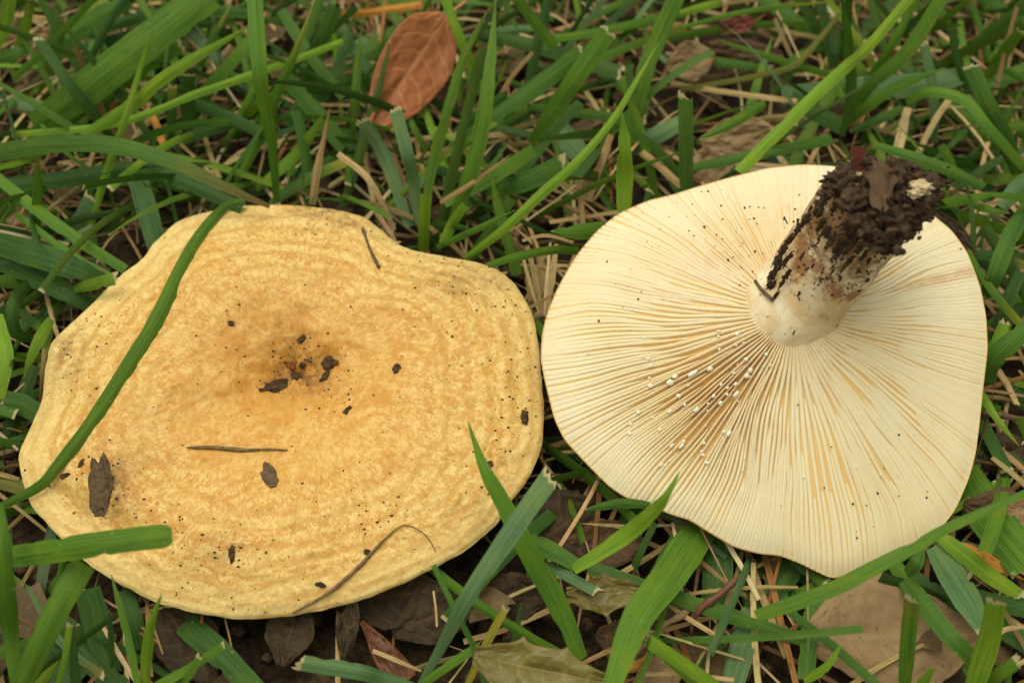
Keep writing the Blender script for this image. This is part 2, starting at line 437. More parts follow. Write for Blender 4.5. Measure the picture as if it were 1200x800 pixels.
CH_T = [0.0, 0.05, 0.11, 0.18, 0.27, 0.40, 0.58, 0.75, 0.86, 0.93, 0.97, 0.99, 1.0]
CH_H = [-5.6, -4.9, -3.3, -1.6, 0.1, 1.8, 3.0, 3.0, 2.3, 1.5, 0.9, 0.45, 0.0]
def smooth_interp(x, xs, ys):
    xs = np.array(xs); ys = np.array(ys, float)
    m = np.gradient(ys, xs); k = np.clip(np.searchsorted(xs, x) - 1, 0, len(xs) - 2)
    h = xs[k + 1] - xs[k]; t = np.clip((x - xs[k]) / h, 0, 1)
    return (2*t**3-3*t**2+1)*ys[k] + (t**3-2*t**2+t)*h*m[k] + (-2*t**3+3*t**2)*ys[k+1] + (t**3-t**2)*h*m[k+1]
def cap_z(px, py):
    th, t = polar(px, py, CAP_C, cap_R)
    t = np.minimum(t, 1.0)
    z0 = 0.015 + 0.004 * (CAP_C[1] - py) / 240.0
    h = smooth_interp(t, CH_T, CH_H)
    q = np.stack([np.cos(th) * 1.3, np.sin(th) * 1.3, t * 1.2], -1)
    und = vnoise(q * 1.6, 3) * 0.9 * np.clip((t - 0.1) / 0.4, 0, 1) * np.clip((1 - t) / 0.1, 0, 1)
    zon = 0.05 * np.sin(t * 95 + 2.0 * vnoise(q * 2, 8)) * np.clip((t - 0.55) / 0.3, 0, 1) * np.clip((1 - t) / 0.05, 0, 1)
    pit = 0.25 * fbm(np.stack([px / 16.0, py / 16.0, 0 * px], -1), 5, 3) * np.clip((1 - t) / 0.06, 0, 1)
    # torn shelf on the near side of the hollow, fold by the low edge
    dx, dy = px - 345, py - 452
    lip = 0.0 * np.exp(-((np.hypot(dx / 2.2, dy) - 20) / 8.0) ** 2) * np.clip((dy + 6) / 16, 0, 1)
    fd = (px - 118) * 0.42 + (py - 590) * -0.9
    fold = 1.3 * np.tanh(fd / 12.0) * np.exp(-((px - 115) / 65.0) ** 2 - ((py - 580) / 60.0) ** 2) * np.clip((1 - t) / 0.06, 0, 1)
    return z0 + (h + und + zon + pit + lip + fold) * 0.001

def cap_point(px, py, up=0.0):
    px = np.asarray(px, float); py = np.asarray(py, float)
    return P(px, py, cap_z(px, py) + up)

# ------------------------------------------------------------------ ground
def build_ground():
    fine = np.linspace(-0.30, 0.36, 200)
    outer = np.array([0.5, 1, 3, 8, 25, 60.0])
    ax = np.concatenate([-outer[::-1], fine, outer])
    X, Y = np.meshgrid(ax, ax)
    Z = 0.0022 * fbm(np.stack([X * 45, Y * 45, 0 * X], -1), 2, 4) + 0.0012 * fbm(np.stack([X * 260, Y * 260, 0 * X], -1), 9, 2) - 0.002
    me = mesh_from("soil", np.stack([X, Y, Z], -1).reshape(-1, 3), grid_faces(len(ax), len(ax)), M_SOIL)
    tag(link("soil", me), "dark brown soil under the grass and mushrooms", None, None, "structure")
build_ground()

# ------------------------------------------------------------------ lump / crumb builder
_ico = None
def ico():
    global _ico
    if _ico is None:
        import bmesh
        bm = bmesh.new(); bmesh.ops.create_icosphere(bm, subdivisions=4, radius=1.0)
        v = np.array([x.co[:] for x in bm.verts]); f = np.array([[q.index for q in p.verts] for p in bm.faces]); bm.free()
        bm = bmesh.new(); bmesh.ops.create_icosphere(bm, subdivisions=2, radius=1.0)
        v1 = np.array([x.co[:] for x in bm.verts]); f1 = np.array([[q.index for q in p.verts] for p in bm.faces]); bm.free()
        _ico = (v, f, v1, f1)
    return _ico

def lump(center, size, rough=0.35, seed=0, small=False, freq=1.7, axes=None):
    v, f, v1, f1 = ico()
    if small: v, f = v1, f1
    p = v * (1 + rough * fbm(v * freq + seed * 7.3, seed, 3))[:, None] * np.asarray(size)
    if axes is not None: p = p @ axes
    return p + np.asarray(center), f

def join(parts):
    vs, fs, k = [], [], 0
    for v, f in parts:
        vs.append(v); fs.append(f + k); k += len(v)
    return np.vstack(vs), np.vstack(fs)

def tube(pts, rad, seg=7):
    pts = np.asarray(pts, float); n = len(pts); rad = np.broadcast_to(rad, (n,))
    t = np.gradient(pts, axis=0); t /= np.linalg.norm(t, axis=1)[:, None] + 1e-12
    a = np.cross(t, FWD); a /= np.linalg.norm(a, axis=1)[:, None] + 1e-12
    b = np.cross(t, a)
    th = np.linspace(0, 2 * np.pi, seg, endpoint=False)
    ring = pts[:, None] + rad[:, None, None] * (np.cos(th)[None, :, None] * a[:, None] + np.sin(th)[None, :, None] * b[:, None])
    v = ring.reshape(-1, 3); f = grid_faces(n, seg, True)
    v = np.vstack([v, pts[0], pts[-1]])
    e = []
    for j in range(seg):
        e.append((n * seg, (j + 1) % seg, j, j)); e.append((n * seg + 1, (n - 1) * seg + j, (n - 1) * seg + (j + 1) % seg, (n - 1) * seg + (j + 1) % seg))
    fs = [tuple(q) for q in f] + [q[:3] for q in e]
    return v, fs

# ------------------------------------------------------------------ mushroom seen from above
def build_cap_mushroom():
    root = empty("mushroom", P(*CAP_C, 0.0))
    tag(root, "mushroom cap lying top side up, ochre yellow with rust orange hollow and faint rings", "mushroom", "mushrooms laid on the lawn")
    NT_, NR = 420, 150
    ts = np.concatenate([np.linspace(0.0, 0.9, NR - 40), np.linspace(0.9, 1.0, 41)[1:]])
    th = np.linspace(-np.pi, np.pi, NT_, endpoint=False)
    T, TH = np.meshgrid(ts, th, indexing='ij')
    R = cap_R(TH)
    # ragged margin
    R = R * (1 + T ** 6 * 0.004 * fbm(np.stack([np.cos(TH) * 14, np.sin(TH) * 14, 0 * TH], -1), 4, 3))
    px = CAP_C[0] + T * R * np.cos(TH); py = CAP_C[1] + T * R * np.sin(TH)
    top = P(px, py, cap_z(px, py))
    # rounded margin and paler underside
    ctr = P(*CAP_C, 0.008)
    rimp = top[-1]
    under = []
    for s, dz in ((1.0005, -0.0003), (0.994, -0.0007), (0.978, -0.0012), (0.93, -0.0010), (0.7, 0.0), (0.4, -0.001), (0.2, -0.002)):
        q = ctr + (rimp - ctr) * s; q[:, 2] = rimp[:, 2] * (s if s < 0.9 else 1) + dz + (0.006 if s < 0.9 else 0) * (1 - s)
        under.append(q)
    v = np.vstack([top.reshape(-1, 3)] + under)
    f = grid_faces(len(ts) + len(under), NT_, True)[:, ::-1]
    ob, me = child("cap", v, f, M_CAP, root)
    n_un = len(under) * NT_
    pol = np.stack([np.cos(TH), np.sin(TH), T], -1).reshape(-1, 3)
    pol = np.vstack([pol, np.tile(np.stack([np.cos(th), np.sin(th), 0 * th + 1.0], -1), (len(under), 1))])
    attr(me, "polar", pol, 'FLOAT_VECTOR')
    attr(me, "radial", np.concatenate([T.ravel(), np.ones(n_un)]))
    def blob(x, y, rx, ry, a=1.0): return a * np.exp(-((px - x) / rx) ** 2 - ((py - y) / ry) ** 2)
    st = (blob(355, 440, 34, 26, 0.9) + blob(372, 246, 34, 9, 0.9) + blob(405, 262, 30, 8, 0.6) + blob(545, 325, 50, 26, 0.55)
          + blob(128, 578, 24, 34, 1.0) + blob(255, 650, 40, 26, 0.3) + blob(76, 415, 26, 34, 0.6) + blob(350, 400, 20, 26, 0.4) + blob(150, 540, 50, 20, 0.25))
    attr(me, "stain", np.concatenate([np.clip(st, 0, 1).ravel(), np.zeros(n_un)]))
    # stalk under the cap
    z = np.linspace(0.0, 0.0065, 8); a = np.linspace(0, 2 * np.pi, 24, endpoint=False)
    base = np.array(P(CAP_C[0], CAP_C[1], 0.0))
    sv = np.stack([base[0] + np.outer(0.010 - z * 0.1, np.cos(a)), base[1] + np.outer(0.010 - z * 0.1, np.sin(a)), np.repeat(z[:, None], 24, 1)], -1).reshape(-1, 3)
    _, sm = child("stem", sv, grid_faces(8, 24, True), M_STEM, root); attr(sm, "along", np.repeat(z / 0.0065, 24) * 0)
    return root
build_cap_mushroom()

# ------------------------------------------------------------------ upturned mushroom
GH_T = [0.0, 0.12, 0.3, 0.55, 0.75, 0.88, 0.95, 1.0]
GH_H = [9.5, 8.6, 7.2, 5.3, 3.4, 2.0, 1.1, 0.0]
def gz_plane(py): return 0.026 + 0.011 * (GILL_C[1] - py) / 200.0
GN = np.array((0.0, -0.30, 0.95)); GN /= np.linalg.norm(GN)

def gill_depth(th, t):
    """How tall the lamellae stand, mm: tall and gappy towards the camera's lower flank, pressed together elsewhere."""
    sec = np.exp(-((((th - 2.35 + np.pi) % (2 * np.pi)) - np.pi) / 0.50) ** 2)
    low = np.exp(-((((th - 1.75 + np.pi) % (2 * np.pi)) - np.pi) / 0.65) ** 2)
    patch = np.clip(0.5 + 0.9 * vnoise(np.stack([np.cos(th) * 2.6, np.sin(th) * 2.6, t * 3.0], -1), 52), 0, 1)
    amt = 0.05 + 0.08 * patch + 0.09 * low + 0.50 * sec * np.exp(-((t - 0.45) / 0.38) ** 2) + 0.25 * np.exp(-(t / 0.28) ** 2)
    base = np.interp(t, [0, 0.1, 0.35, 0.7, 0.9, 1.0], [1.6, 2.4, 3.2, 2.6, 1.7, 0.8])
    return base * amt, sec

def gill_surface(th, t, drop):
    """Point on the crest surface of the gills, lowered by DROP mm along the cap's axis."""
    wave = 0.35 * vnoise(np.stack([np.cos(th) * 2.2, np.sin(th) * 2.2, t * 2.0], -1), 31) * np.clip(t * 3, 0, 1)
    R = gill_R(th)
    px = GILL_C[0] + t * R * np.cos(th); py = GILL_C[1] + t * R * np.sin(th)
    crest = P(px, py, gz_plane(py) + (smooth_interp(t, GH_T, GH_H) + wave * 2.0 * (1 - t ** 4)) * 0.001)
    return crest - GN * (np.asarray(drop) * 0.001)[..., None]

def warp(th, t):
    q = np.stack([np.cos(th) * 3.2, np.sin(th) * 3.2, t * 2.6], -1)
    q2 = np.stack([np.cos(th) * 9, np.sin(th) * 9, t * 6.0], -1)
    return th + 0.055 * vnoise(q, 77) * np.clip(t * 2.2, 0.15, 1) + 0.010 * vnoise(q2, 78)

def build_gill_mushroom():
    root = empty("mushroom", P(GILL_C[0], GILL_C[1], 0.0))
    tag(root, "upturned mushroom showing cream gills and a thick stem caked in mud", "mushroom", "mushrooms laid on the lawn")
    NT_ = 360
    th = np.linspace(-np.pi, np.pi, NT_, endpoint=False)
    ts = np.linspace(0.0, 1.0, 50)
    T, TH = np.meshgrid(ts, th, indexing='ij')
    d, _ = gill_depth(TH, T)
    base = gill_surface(TH, T, d)
    rim = base[-1]; c0 = base[0].mean(0)
    rows = [base.reshape(-1, 3)]
    for s, dn in ((1.001, 0.30), (1.003, 0.0), (1.002, -0.5), (0.998, -1.1), (0.96, -2.0), (0.85, -4.2), (0.65, -7.5), (0.4, -9.5), (0.15, -9.0)):
        rows.append(c0 + (rim - c0) * s + GN * dn * 0.001)
    v = np.vstack(rows)
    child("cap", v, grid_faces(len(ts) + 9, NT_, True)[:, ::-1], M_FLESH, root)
    # lamellae: 83 full length, 83 from a third out, 166 short ones near the margin
    N = 332
    specs = []
    for i in range(N):
        a = -np.pi + 2 * np.pi * (i + random.uniform(-0.22, 0.22)) / N
        if i % 4 == 0: t0 = random.uniform(0.05, 0.09)
        elif i % 4 == 2: t0 = random.uniform(0.22, 0.45)
        else: t0 = random.uniform(0.40, 0.74)
        specs.append((a, t0, i))
    rest = set(sorted(range(N), key=lambda i: -specs[i][1])[:N - 300])      # the shortest are joined in one part
    RV, RF, RS, rk = [], [], [], 0
    prof = [(-0.50, 1.05), (-0.47, 0.55), (-0.40, 0.22), (-0.22, 0.04), (0.0, 0.0), (0.22, 0.04), (0.40, 0.22), (0.47, 0.55), (0.50, 1.05)]
    for a, t0, i in specs:
        n = 14 if t0 > 0.4 else (22 if t0 > 0.2 else 30)
        t = np.linspace(t0, 0.998, n)
        tha = warp(np.full(n, a), t)
        dd, sec = gill_depth(tha, t)
        ramp = np.clip((t - t0) / 0.10, 0.0, 1.0) if t0 > 0.11 else np.ones(n)
        ramp = ramp ** 0.6
        jit = random.uniform(0.0, 0.16) + 0.10 * vnoise(np.stack([t * 9 + i * 3.1, 0 * t, 0 * t], -1), 5)
        fill = 1.20 - 0.48 * sec * np.exp(-((t - 0.45) / 0.35) ** 2)
        # local spacing in metres
        Rm = np.linalg.norm(gill_surface(tha, t, 0 * t) - gill_surface(tha, 0 * t + 0.001, 0 * t), axis=1)
        nact = 83 * (1 + np.clip((t - 0.22) / 0.2, 0, 1) + 2 * np.clip((t - 0.42) / 0.32, 0, 1))
        w = fill * 2 * np.pi * Rm / nact * random.uniform(0.86, 1.1) * (0.35 + 0.65 * ramp)
        w = np.minimum(w, 0.0014)
        p0 = gill_surface(tha, t, 0 * t)
        tang = np.gradient(p0, axis=0); tang /= np.linalg.norm(tang, axis=1)[:, None]
        side = np.cross(tang, GN); side /= np.linalg.norm(side, axis=1)[:, None]
        lean = 0.28 * vnoise(np.stack([np.cos(tha) * 1.5, np.sin(tha) * 1.5, t], -1), 41)
        verts = []
        for sx, dp in prof:
            drop = dd * (1 - ramp) + jit * dd * 0.5 + dp * dd * ramp
            verts.append(p0 + side * (w * sx + lean * (drop * 0.001))[:, None] - GN * (drop * 0.001)[:, None])
        verts = np.stack(verts, 1).reshape(-1, 3)
        dth = (tha + 0.24 + np.pi) % (2 * np.pi) - np.pi
        stn = 0.6 * np.exp(-(dth / 0.028) ** 2) * np.clip((t - 0.45) / 0.2, 0, 1) + 0.35 * np.exp(-(t / 0.22) ** 2) + 0.40 * sec * np.exp(-((t - 0.4) / 0.3) ** 2) + random.choice([0, 0, 0, 0.04, 0.10])
        stn = stn + 0.35 * np.exp(-(((tha + 2.2 + np.pi) % (2 * np.pi) - np.pi) / 0.9) ** 2) * np.exp(-((t - 0.45) / 0.3) ** 2)
        stn = np.repeat(np.clip(stn, 0, 1), len(prof))
        if i in rest:
            RV.append(verts); RF.append(grid_faces(n, len(prof)) + rk); RS.append(stn); rk += len(verts)
        else:
            _, gm = child("gill", verts, grid_faces(n, len(prof)), M_GILL, root); attr(gm, "stain", stn)
    ro, gm = child("short_gill", np.vstack(RV), np.vstack(RF), M_GILL, root)
    attr(gm, "stain", np.concatenate(RS)); ro["kind"] = "stuff"
    # stem
    B = gill_surface(np.array([0.0]), np.array([0.01]), np.array([2.0]))[0]
    B = P(939, 345, B[2]); E = P(1026, 220, B[2] + 0.027)
    ax = (E - B); L = np.linalg.norm(ax); ax /= L
    e1 = np.cross(ax, np.array((0, 0, 1.0))); e1 /= np.linalg.norm(e1); e2 = np.cross(ax, e1)
    ns, na = 46, 72
    s = np.linspace(-0.28, 1.0, ns); al = np.linspace(0, 2 * np.pi, na, endpoint=False)
    rad = np.interp(s, [-0.28, -0.1, 0.0, 0.06, 0.16, 0.4, 0.75, 0.92, 0.98, 1.0], [11.5, 10.6, 9.9, 9.3, 8.9, 8.9, 8.9, 8.2, 5.5, 0.3]) * 0.001
    SS, AA = np.meshgrid(s, al, indexing='ij')
    nn = fbm(np.stack([np.cos(AA) * 1.4, np.sin(AA) * 1.4, SS * 3], -1), 6, 4)
    rr = rad[:, None] * (1 + 0.055 * nn)
    bend = 0.0012 * np.sin(SS * np.pi)
    sv = B + SS[..., None] * L * ax + rr[..., None] * (np.cos(AA)[..., None] * e1 + np.sin(AA)[..., None] * e2) + bend[..., None] * e2
    _, sm = child("stem", sv.reshape(-1, 3), grid_faces(ns, na, True)[:, ::-1], M_STEM, root)
    attr(sm, "along", np.clip(SS, 0, 1).ravel())
    def stem_surf(px, py, lift=0.0):
        """Point of the stem's near face on the sight line through a photo pixel."""
        d = ((px - 600) / FPX) * RGT + (-(py - 400) / FPX) * UPV + FWD
        d = d / np.linalg.norm(d); r = 0.0091 + lift
        m = CP - B; dp = d - (d @ ax) * ax; mp = m - (m @ ax) * ax
        A, Bq = dp @ dp, dp @ mp
        Cq = mp @ mp - max(r * r, mp @ mp - Bq * Bq / A + 1e-9)      # beyond the outline: its edge
        disc = Bq * Bq - A * Cq
        k = (-Bq - math.sqrt(max(disc, 0))) / A
        return CP + d * k, d
    # mud caked on the foot of the stem
    parts = []
    zE = E[2]
    for k, (x, y, r, dz) in enumerate([(985,212,14,2),(1000,205,16,0),(1018,200,18,-1),(1042,205,20,-1),(1062,210,20,-3),(1078,222,18,-4),(1080,240,16,-4),(1066,250,17,-2),(1048,255,20,1),(1030,258,22,3),(1000,236,13,5),(1022,235,24,3),(1045,230,24,1),(1038,275,13,2),(1046,289,10,1),(1030,282,12,3),(1062,268,12,-1),(1020,272,11,4),(1090,214,11,-5),(1092,228,10,-5),(1084,250,9,-5),(966,228,6,4),(958,238,4,4),(1076,205,8,-5),(1006,188,9,-3),(972,222,7,4),(1058,196,10,-4)]):
        p = P(x, y, zE + dz * 0.001); rr_ = r * 0.000134
        parts.append(lump(p, (rr_ * 1.15, rr_ * 1.05, rr_ * 0.8), 0.75, k + 3, freq=2.6))
    for k in range(170):
        x, y = 1034 + random.gauss(0, 30), 238 + random.gauss(0, 26)
        if y < 190 + max(0, (985 - x)) * 0.5 or y > 246 + (x - 975) * 0.62 or x < 968: continue
        p = P(x, y, zE + random.uniform(1, 8) * 0.001 - abs(x - 1030) * 0.00006); rr_ = random.choice([1, 1.4, 2, 2.6, 3.5, 5]) * 0.000165
        parts.append(lump(p, (rr_ * random.uniform(0.8, 1.6), rr_ * random.uniform(0.5, 1), rr_), 0.7, k, True, freq=2.4))
    mv, mf = join(parts)
    mud, _ = child("mud_clod", mv, mf, M_MUD, root)
    for (x, y, r, dz, ex) in [(1079,218,8,3.4,0.5),(1073,227,5,3.8,0.4),(1007,204,2,3.4,0.0),(1086,226,3,2.4,0.0)]:
        p = P(x, y, zE + (dz + 1.6) * 0.001); q = r * 0.00019
        lv, lf = lump(p, (q * 1.2, q * 0.8, q * 0.6), 0.6, x, freq=2.2); child("mycelium", lv, lf, M_MYC, root)
    # crust in flakes down the stem
    crust = []
    for (x, y, r) in [(908,318,9),(904,333,7),(911,305,8),(917,293,7),(925,281,7),(935,268,7),(945,257,7),(956,247,6),(966,238,7),(922,322,6),(921,306,6),(935,258,3),(919,256,2),(962,262,6),(968,272,7),(974,282,6),(980,292,5),(958,285,2),(940,300,3),(952,312,3),(960,250,5),(978,243,6),(988,281,7),(998,286,6),(1008,292,6),(983,296,7),(1012,300,4),(996,305,5),(1018,306,4),(990,312,4),(976,318,2),(1005,318,3),(954,332,2),(936,345,3),(1000,276,8),(976,226,6),(985,222,7),(950,244,3),(942,262,2),(928,300,3),(916,332,4),(910,345,4),(965,315,2)]:
        p, d = stem_surf(x, y, 0.0002)
        q = r * 0.000165
        sp = np.cross(ax, d); sp /= np.linalg.norm(sp)
        crust.append(lump(p, (q * 0.42, q * random.uniform(0.9, 1.7), q * 0.12), 0.9, x + y, r < 4, freq=2.3, axes=np.array([sp, ax, np.cross(sp, ax)])))
    for k in range(150):
        s_ = random.betavariate(2.2, 1.6); off = random.uniform(-50, 52)
        x, y = 940 + 86 * s_ + off * 0.82, 350 - 118 * s_ + off * 0.56
        p, d = stem_surf(x, y, 0.0001); q = random.uniform(0.5, 2.0) * 0.000165
        crust.append(lump(p, (q, q * 1.2, q * 0.4), 0.5, k, True))
    cv, cf = join(crust)
    co_, _ = child("mud_crust", cv, cf, M_MUD, root); co_["kind"] = "stuff"
    # scrap of dead leaf and rootlets stuck in the mud
    u = np.linspace(0, 1, 12); w_ = np.linspace(-1, 1, 7)
    U, W = np.meshgrid(u, w_, indexing='ij')
    hw = np.interp(u, [0, 0.15, 0.5, 0.8, 1.0], [9, 17, 17, 15, 5])
    pxs = 1028 + 10 * U + W * hw[:, None] * 0.85 + 6 * vnoise(np.stack([U * 5, W * 3, 0 * U], -1), 3); pys = 188 + 56 * U + 7 * vnoise(np.stack([U * 3, W * 3, 0 * U + 4], -1), 3) - 9 * W * U
    lv = P(pxs, pys, zE + 0.0085 + 0.0012 * vnoise(np.stack([U * 3, W * 2, 0 * U], -1), 6) - 0.004 * (1 - U))
    lo, lm = child("leaf_scrap", lv.reshape(-1, 3), grid_faces(12, 7), M_L_BROWN, root)
    attr(lm, "vein", np.zeros(84))
    u2 = np.linspace(0, 1, 8); U, W = np.meshgrid(u2, np.linspace(-1, 1, 5), indexing='ij')
    lv = P(1004 + 3 * U + W * (7 - 2 * U) + 2 * vnoise(np.stack([U * 4, W * 3, 0 * U], -1), 2), 172 + 30 * U, zE + 0.001 + 0.004 * (1 - U))
    lo, lm = child("leaf_scrap", lv.reshape(-1, 3), grid_faces(8, 5), M_L_RED, root); attr(lm, "vein", np.zeros(40))
    for pts in ([(1046,284),(1054,290),(1057,296),(1060,292)], [(1070,262),(1076,268),(1077,274)], [(923,262),(920,257),(919,254)], [(936,348),(939,362),(936,376),(929,392)], [(1052,282),(1062,284),(1066,280)]):
        q = catmull(np.array([P(x, y, (zE - 0.001 if x > 1000 else stem_surf(x, y, 0.0004)[0][2] if y < 350 else gz_plane(y) + 0.0105)) for x, y in pts]), 10)
        rv, rf = tube(q, 0.00014, 5); child("rootlet", rv, rf, M_MUD, root)
    # pine needle fragment across the foot of the stem
    q = catmull(np.array([stem_surf(879 + 6, 329, 0.0007)[0], stem_surf(893, 340, 0.0008)[0], stem_surf(906, 352, 0.0007)[0]]), 8)
    rv, rf = tube(q, 0.00035, 6); child("straw_fragment", rv, rf, M_BARK, root)
    # beads of milk on the cut gills
    beads = [(753,418,4),(760,420,5),(762,429,5),(761,443,5),(762,452,6),(785,448,7),(791,441,5),(795,464,6),(785,482,5),(748,483,5),(739,497,4),(738,508,5),(816,480,6),(830,473,4),(844,472,5),(836,464,4),(829,481,3),(854,508,5),(825,519,4),(773,503,5),(707,490,3),(717,479,3),(711,510,2),(842,388,4),(842,394,4),(841,404,3),(843,409,4),(812,437,8),(832,432,7),(874,421,6),(862,450,5),(860,437,4),(898,415,5),(903,428,3),(894,429,3),(875,440,7),(879,434,6),(783,540,2),(881,541,2),(870,552,3),(1020,543,3),(1032,556,3),(1052,557,3),(972,572,2),(1004,548,3),(765,489,3),(800,412,2),(852,462,3),(844,321,4),(905,286,3),(730,549,2)]
    for _ in range(34):                                # more of them, strung out down the cut flank
        a_, t_ = random.gauss(2.42, 0.30), random.uniform(0.22, 0.82)
        R_ = float(gill_R(a_)); beads.append((GILL_C[0] + t_ * R_ * math.cos(a_), GILL_C[1] + t_ * R_ * math.sin(a_), random.choice([2, 2.5, 3, 3.5, 4.5])))
    for k, (x, y, r) in enumerate(beads):
        tt = polar(x, y, GILL_C, gill_R)
        p = gill_surface(np.array([tt[0]]), np.array([tt[1]]), np.array([-0.05]))[0]
        q = r * 0.00009 * random.uniform(0.85, 1.15)
        p2 = gill_surface(np.array([tt[0]]), np.array([tt[1] + 0.02]), np.array([-0.05]))[0]
        e1_ = (p2 - p) / np.linalg.norm(p2 - p); e2_ = np.cross(GN, e1_); e2_ /= np.linalg.norm(e2_); e3_ = np.cross(e1_, e2_)
        lv, lf = lump(p - GN * q * 0.1, (0.85 * q * random.choice([0.9, 1.0, 1.0, 1.1, 1.2, 1.3, 2.0]), 0.85 * q * random.uniform(0.8, 1.0), q * 0.62), 0.15, k, False, axes=np.array([e1_, e2_, e3_]))
        child("milk_drop", lv, lf, M_LATEX, root)
    return root
build_gill_mushroom()

# ------------------------------------------------------------------ grass blades, straw and dead leaves
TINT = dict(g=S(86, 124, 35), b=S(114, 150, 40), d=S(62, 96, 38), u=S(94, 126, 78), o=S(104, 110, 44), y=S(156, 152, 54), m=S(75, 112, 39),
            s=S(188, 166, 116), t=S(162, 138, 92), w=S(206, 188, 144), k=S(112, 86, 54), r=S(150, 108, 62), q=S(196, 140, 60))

def strip(path, width, roll, tint, dryness, fold=0.16, cols=5, cut=0.0, seed=0.0, nicks=False):
    """Creased ribbon along PATH (base to tip); returns verts, faces, tint rows and blade coordinates."""
    n = len(path)
    t = np.gradient(path, axis=0); t /= np.linalg.norm(t, axis=1)[:, None] + 1e-12
    view = CP - path; view /= np.linalg.norm(view, axis=1)[:, None]
    side = np.cross(t, view); side /= np.linalg.norm(side, axis=1)[:, None] + 1e-9
    nrm = np.cross(side, t)
    roll = np.broadcast_to(roll, (n,))
    s2 = side * np.cos(roll)[:, None] + nrm * np.sin(roll)[:, None]
    n2 = np.cross(s2, t)
    u = np.linspace(-1, 1, cols)
    w = width[:, None] * 0.5
    wu = w * u
    if nicks:                                       # worn edges: slow wander and a torn notch or two on either side
        rg = np.random.default_rng(int(seed * 1e6))
        sl = np.linspace(0, 1, n)
        for c in (0, -1):
            e = 1 + 0.022 * vnoise(np.stack([sl * 14, 0 * sl + seed * 80 + c, 0 * sl], -1), 3)
            for _ in range(rg.integers(0, 3)):
                x0 = rg.uniform(0.1, 0.95); e = e - rg.uniform(0.08, 0.3) * np.clip(1 - np.abs(sl - x0) / rg.uniform(0.02, 0.05), 0, 1) ** 0.5
            wu[:, c] = wu[:, c] * e
    v = path[:, None] + s2[:, None] * wu[..., None] + n2[:, None] * (w * fold * (1 - np.abs(u)) * 2 - w * fold)[..., None]
    if cut:
        rg = np.random.default_rng(int(abs(seed) * 1e4) % 99991)
        j = rg.uniform(-1, 1, cols) * cut + u * rg.uniform(-2, 2) * cut
        v[-1] += t[-1] * j[:, None]
        v[-2] += t[-2] * (j * 0.4)[:, None]
    L = np.concatenate([[0], np.cumsum(np.linalg.norm(np.diff(path, axis=0), axis=1))])
    dist = (L[-1] - L) * 1000
    buv = np.stack(np.broadcast_arrays(((u + 1) / 2)[None], dist[:, None], seed), -1).reshape(-1, 3)
    tn = np.tile(np.array(list(tint) + [dryness]), (n * cols, 1))
    return v.reshape(-1, 3), grid_faces(n, cols), tn, buv

def jitter(c, a=0.12):
    k = 1 + random.uniform(-a, a)
    return tuple(max(0.0, x * k * (1 + random.uniform(-a, a) * 0.5)) for x in c)

def px_path(pts, zs, n):
    pts = np.array(pts, float)
    if isinstance(zs, tuple):                       # lies on the ochre cap, this many mm above its skin
        dens = catmull(np.c_[pts, 0 * pts[:, 0]], n)[:, :2]
        return P(dens[:, 0], dens[:, 1], cap_z(dens[:, 0], dens[:, 1]) + np.interp(np.linspace(0, 1, n), np.linspace(0, 1, len(zs)), zs) * 0.001)
    zs = np.interp(np.linspace(0, 1, len(pts)), np.linspace(0, 1, len(zs)), zs) * 0.001
    return catmull(P(pts[:, 0], pts[:, 1], zs), n)

def parse(s): return [tuple(float(q) for q in a.split(",")) for a in s.split()]

def blade(label, tint, kind, w, zs, pts, roll=None, group="grass blades around the mushrooms", name="blade_of_grass", cat="grass blade", mat=None, n=40):
    path = px_path(parse(pts), zs, n)
    L = np.linalg.norm(np.diff(path, axis=0), axis=1).sum()
    s = np.linspace(0, 1, n)
    W = np.interp(s, np.linspace(0, 1, len(w)), w) if isinstance(w, (list, tuple)) else np.full(n, float(w))
    if kind == 'c': W = W * np.interp(s, [0, 0.12, 0.3, 1], [0.75, 0.9, 1, 1])
    elif kind == 'r': W = W * np.interp(s, [0, 0.95, 0.985, 1], [1, 1, 0.9, 0.62])
    elif kind == 'p': W = W * np.interp(s, [0, 0.1, 0.35, 0.75, 0.93, 1], [0.7, 0.85, 1, 0.72, 0.3, 0.05])
    dep = (path - CP) @ FWD
    roll = random.uniform(-0.45, 0.45) if roll is None else roll
    rl = roll + np.linspace(-1, 1, n) * random.uniform(-0.25, 0.25)
    width = W * dep / FPX / np.cos(rl)
    sd_ = random.random()
    wmax = width.max()
    # slight wander of the edge
    width = width * (1 + 0.03 * vnoise(np.stack([s * 9, 0 * s + sd_ * 50, 0 * s], -1), 12))
    v, f, tn, buv = strip(path, width, rl, jitter(TINT[tint[0]], 0.08), 1.0 if kind == 'c' else (0.5 if kind == 'p' else 0.0),
                          random.uniform(0.04, 0.13), 9 if wmax > 0.002 else 5, cut=min(0.0006, wmax * 0.22) if kind == 'c' else 0, seed=sd_, nicks=wmax > 0.0014)
    if len(tint) == 1 and mat is None and kind != 'r' and wmax < 0.0028 and random.random() < 0.3: tint = tint + random.choice('ybo')
    if len(tint) > 1:                               # turns to a second colour near its end
        g = np.clip((np.repeat(s, len(v) // n) - 0.68) / 0.3, 0, 1)[:, None]
        tn[:, :3] = tn[:, :3] * (1 - 0.8 * g) + np.array(TINT[tint[1]]) * 0.8 * g
    o = empty_base(name, v, f, mat or M_BLADE)
    attr(o.data, "tint", tn, 'FLOAT_COLOR'); attr(o.data, "buv", buv, 'FLOAT_VECTOR')
    tag(o, label, cat, group, "thing")
    return o

def empty_base(name, v, f, mat, smooth=True):
    base = np.asarray(v)[0].copy()
    me = mesh_from(name, np.asarray(v) - base, f, mat, smooth)
    o = link(name, me); o.location = base
    return o

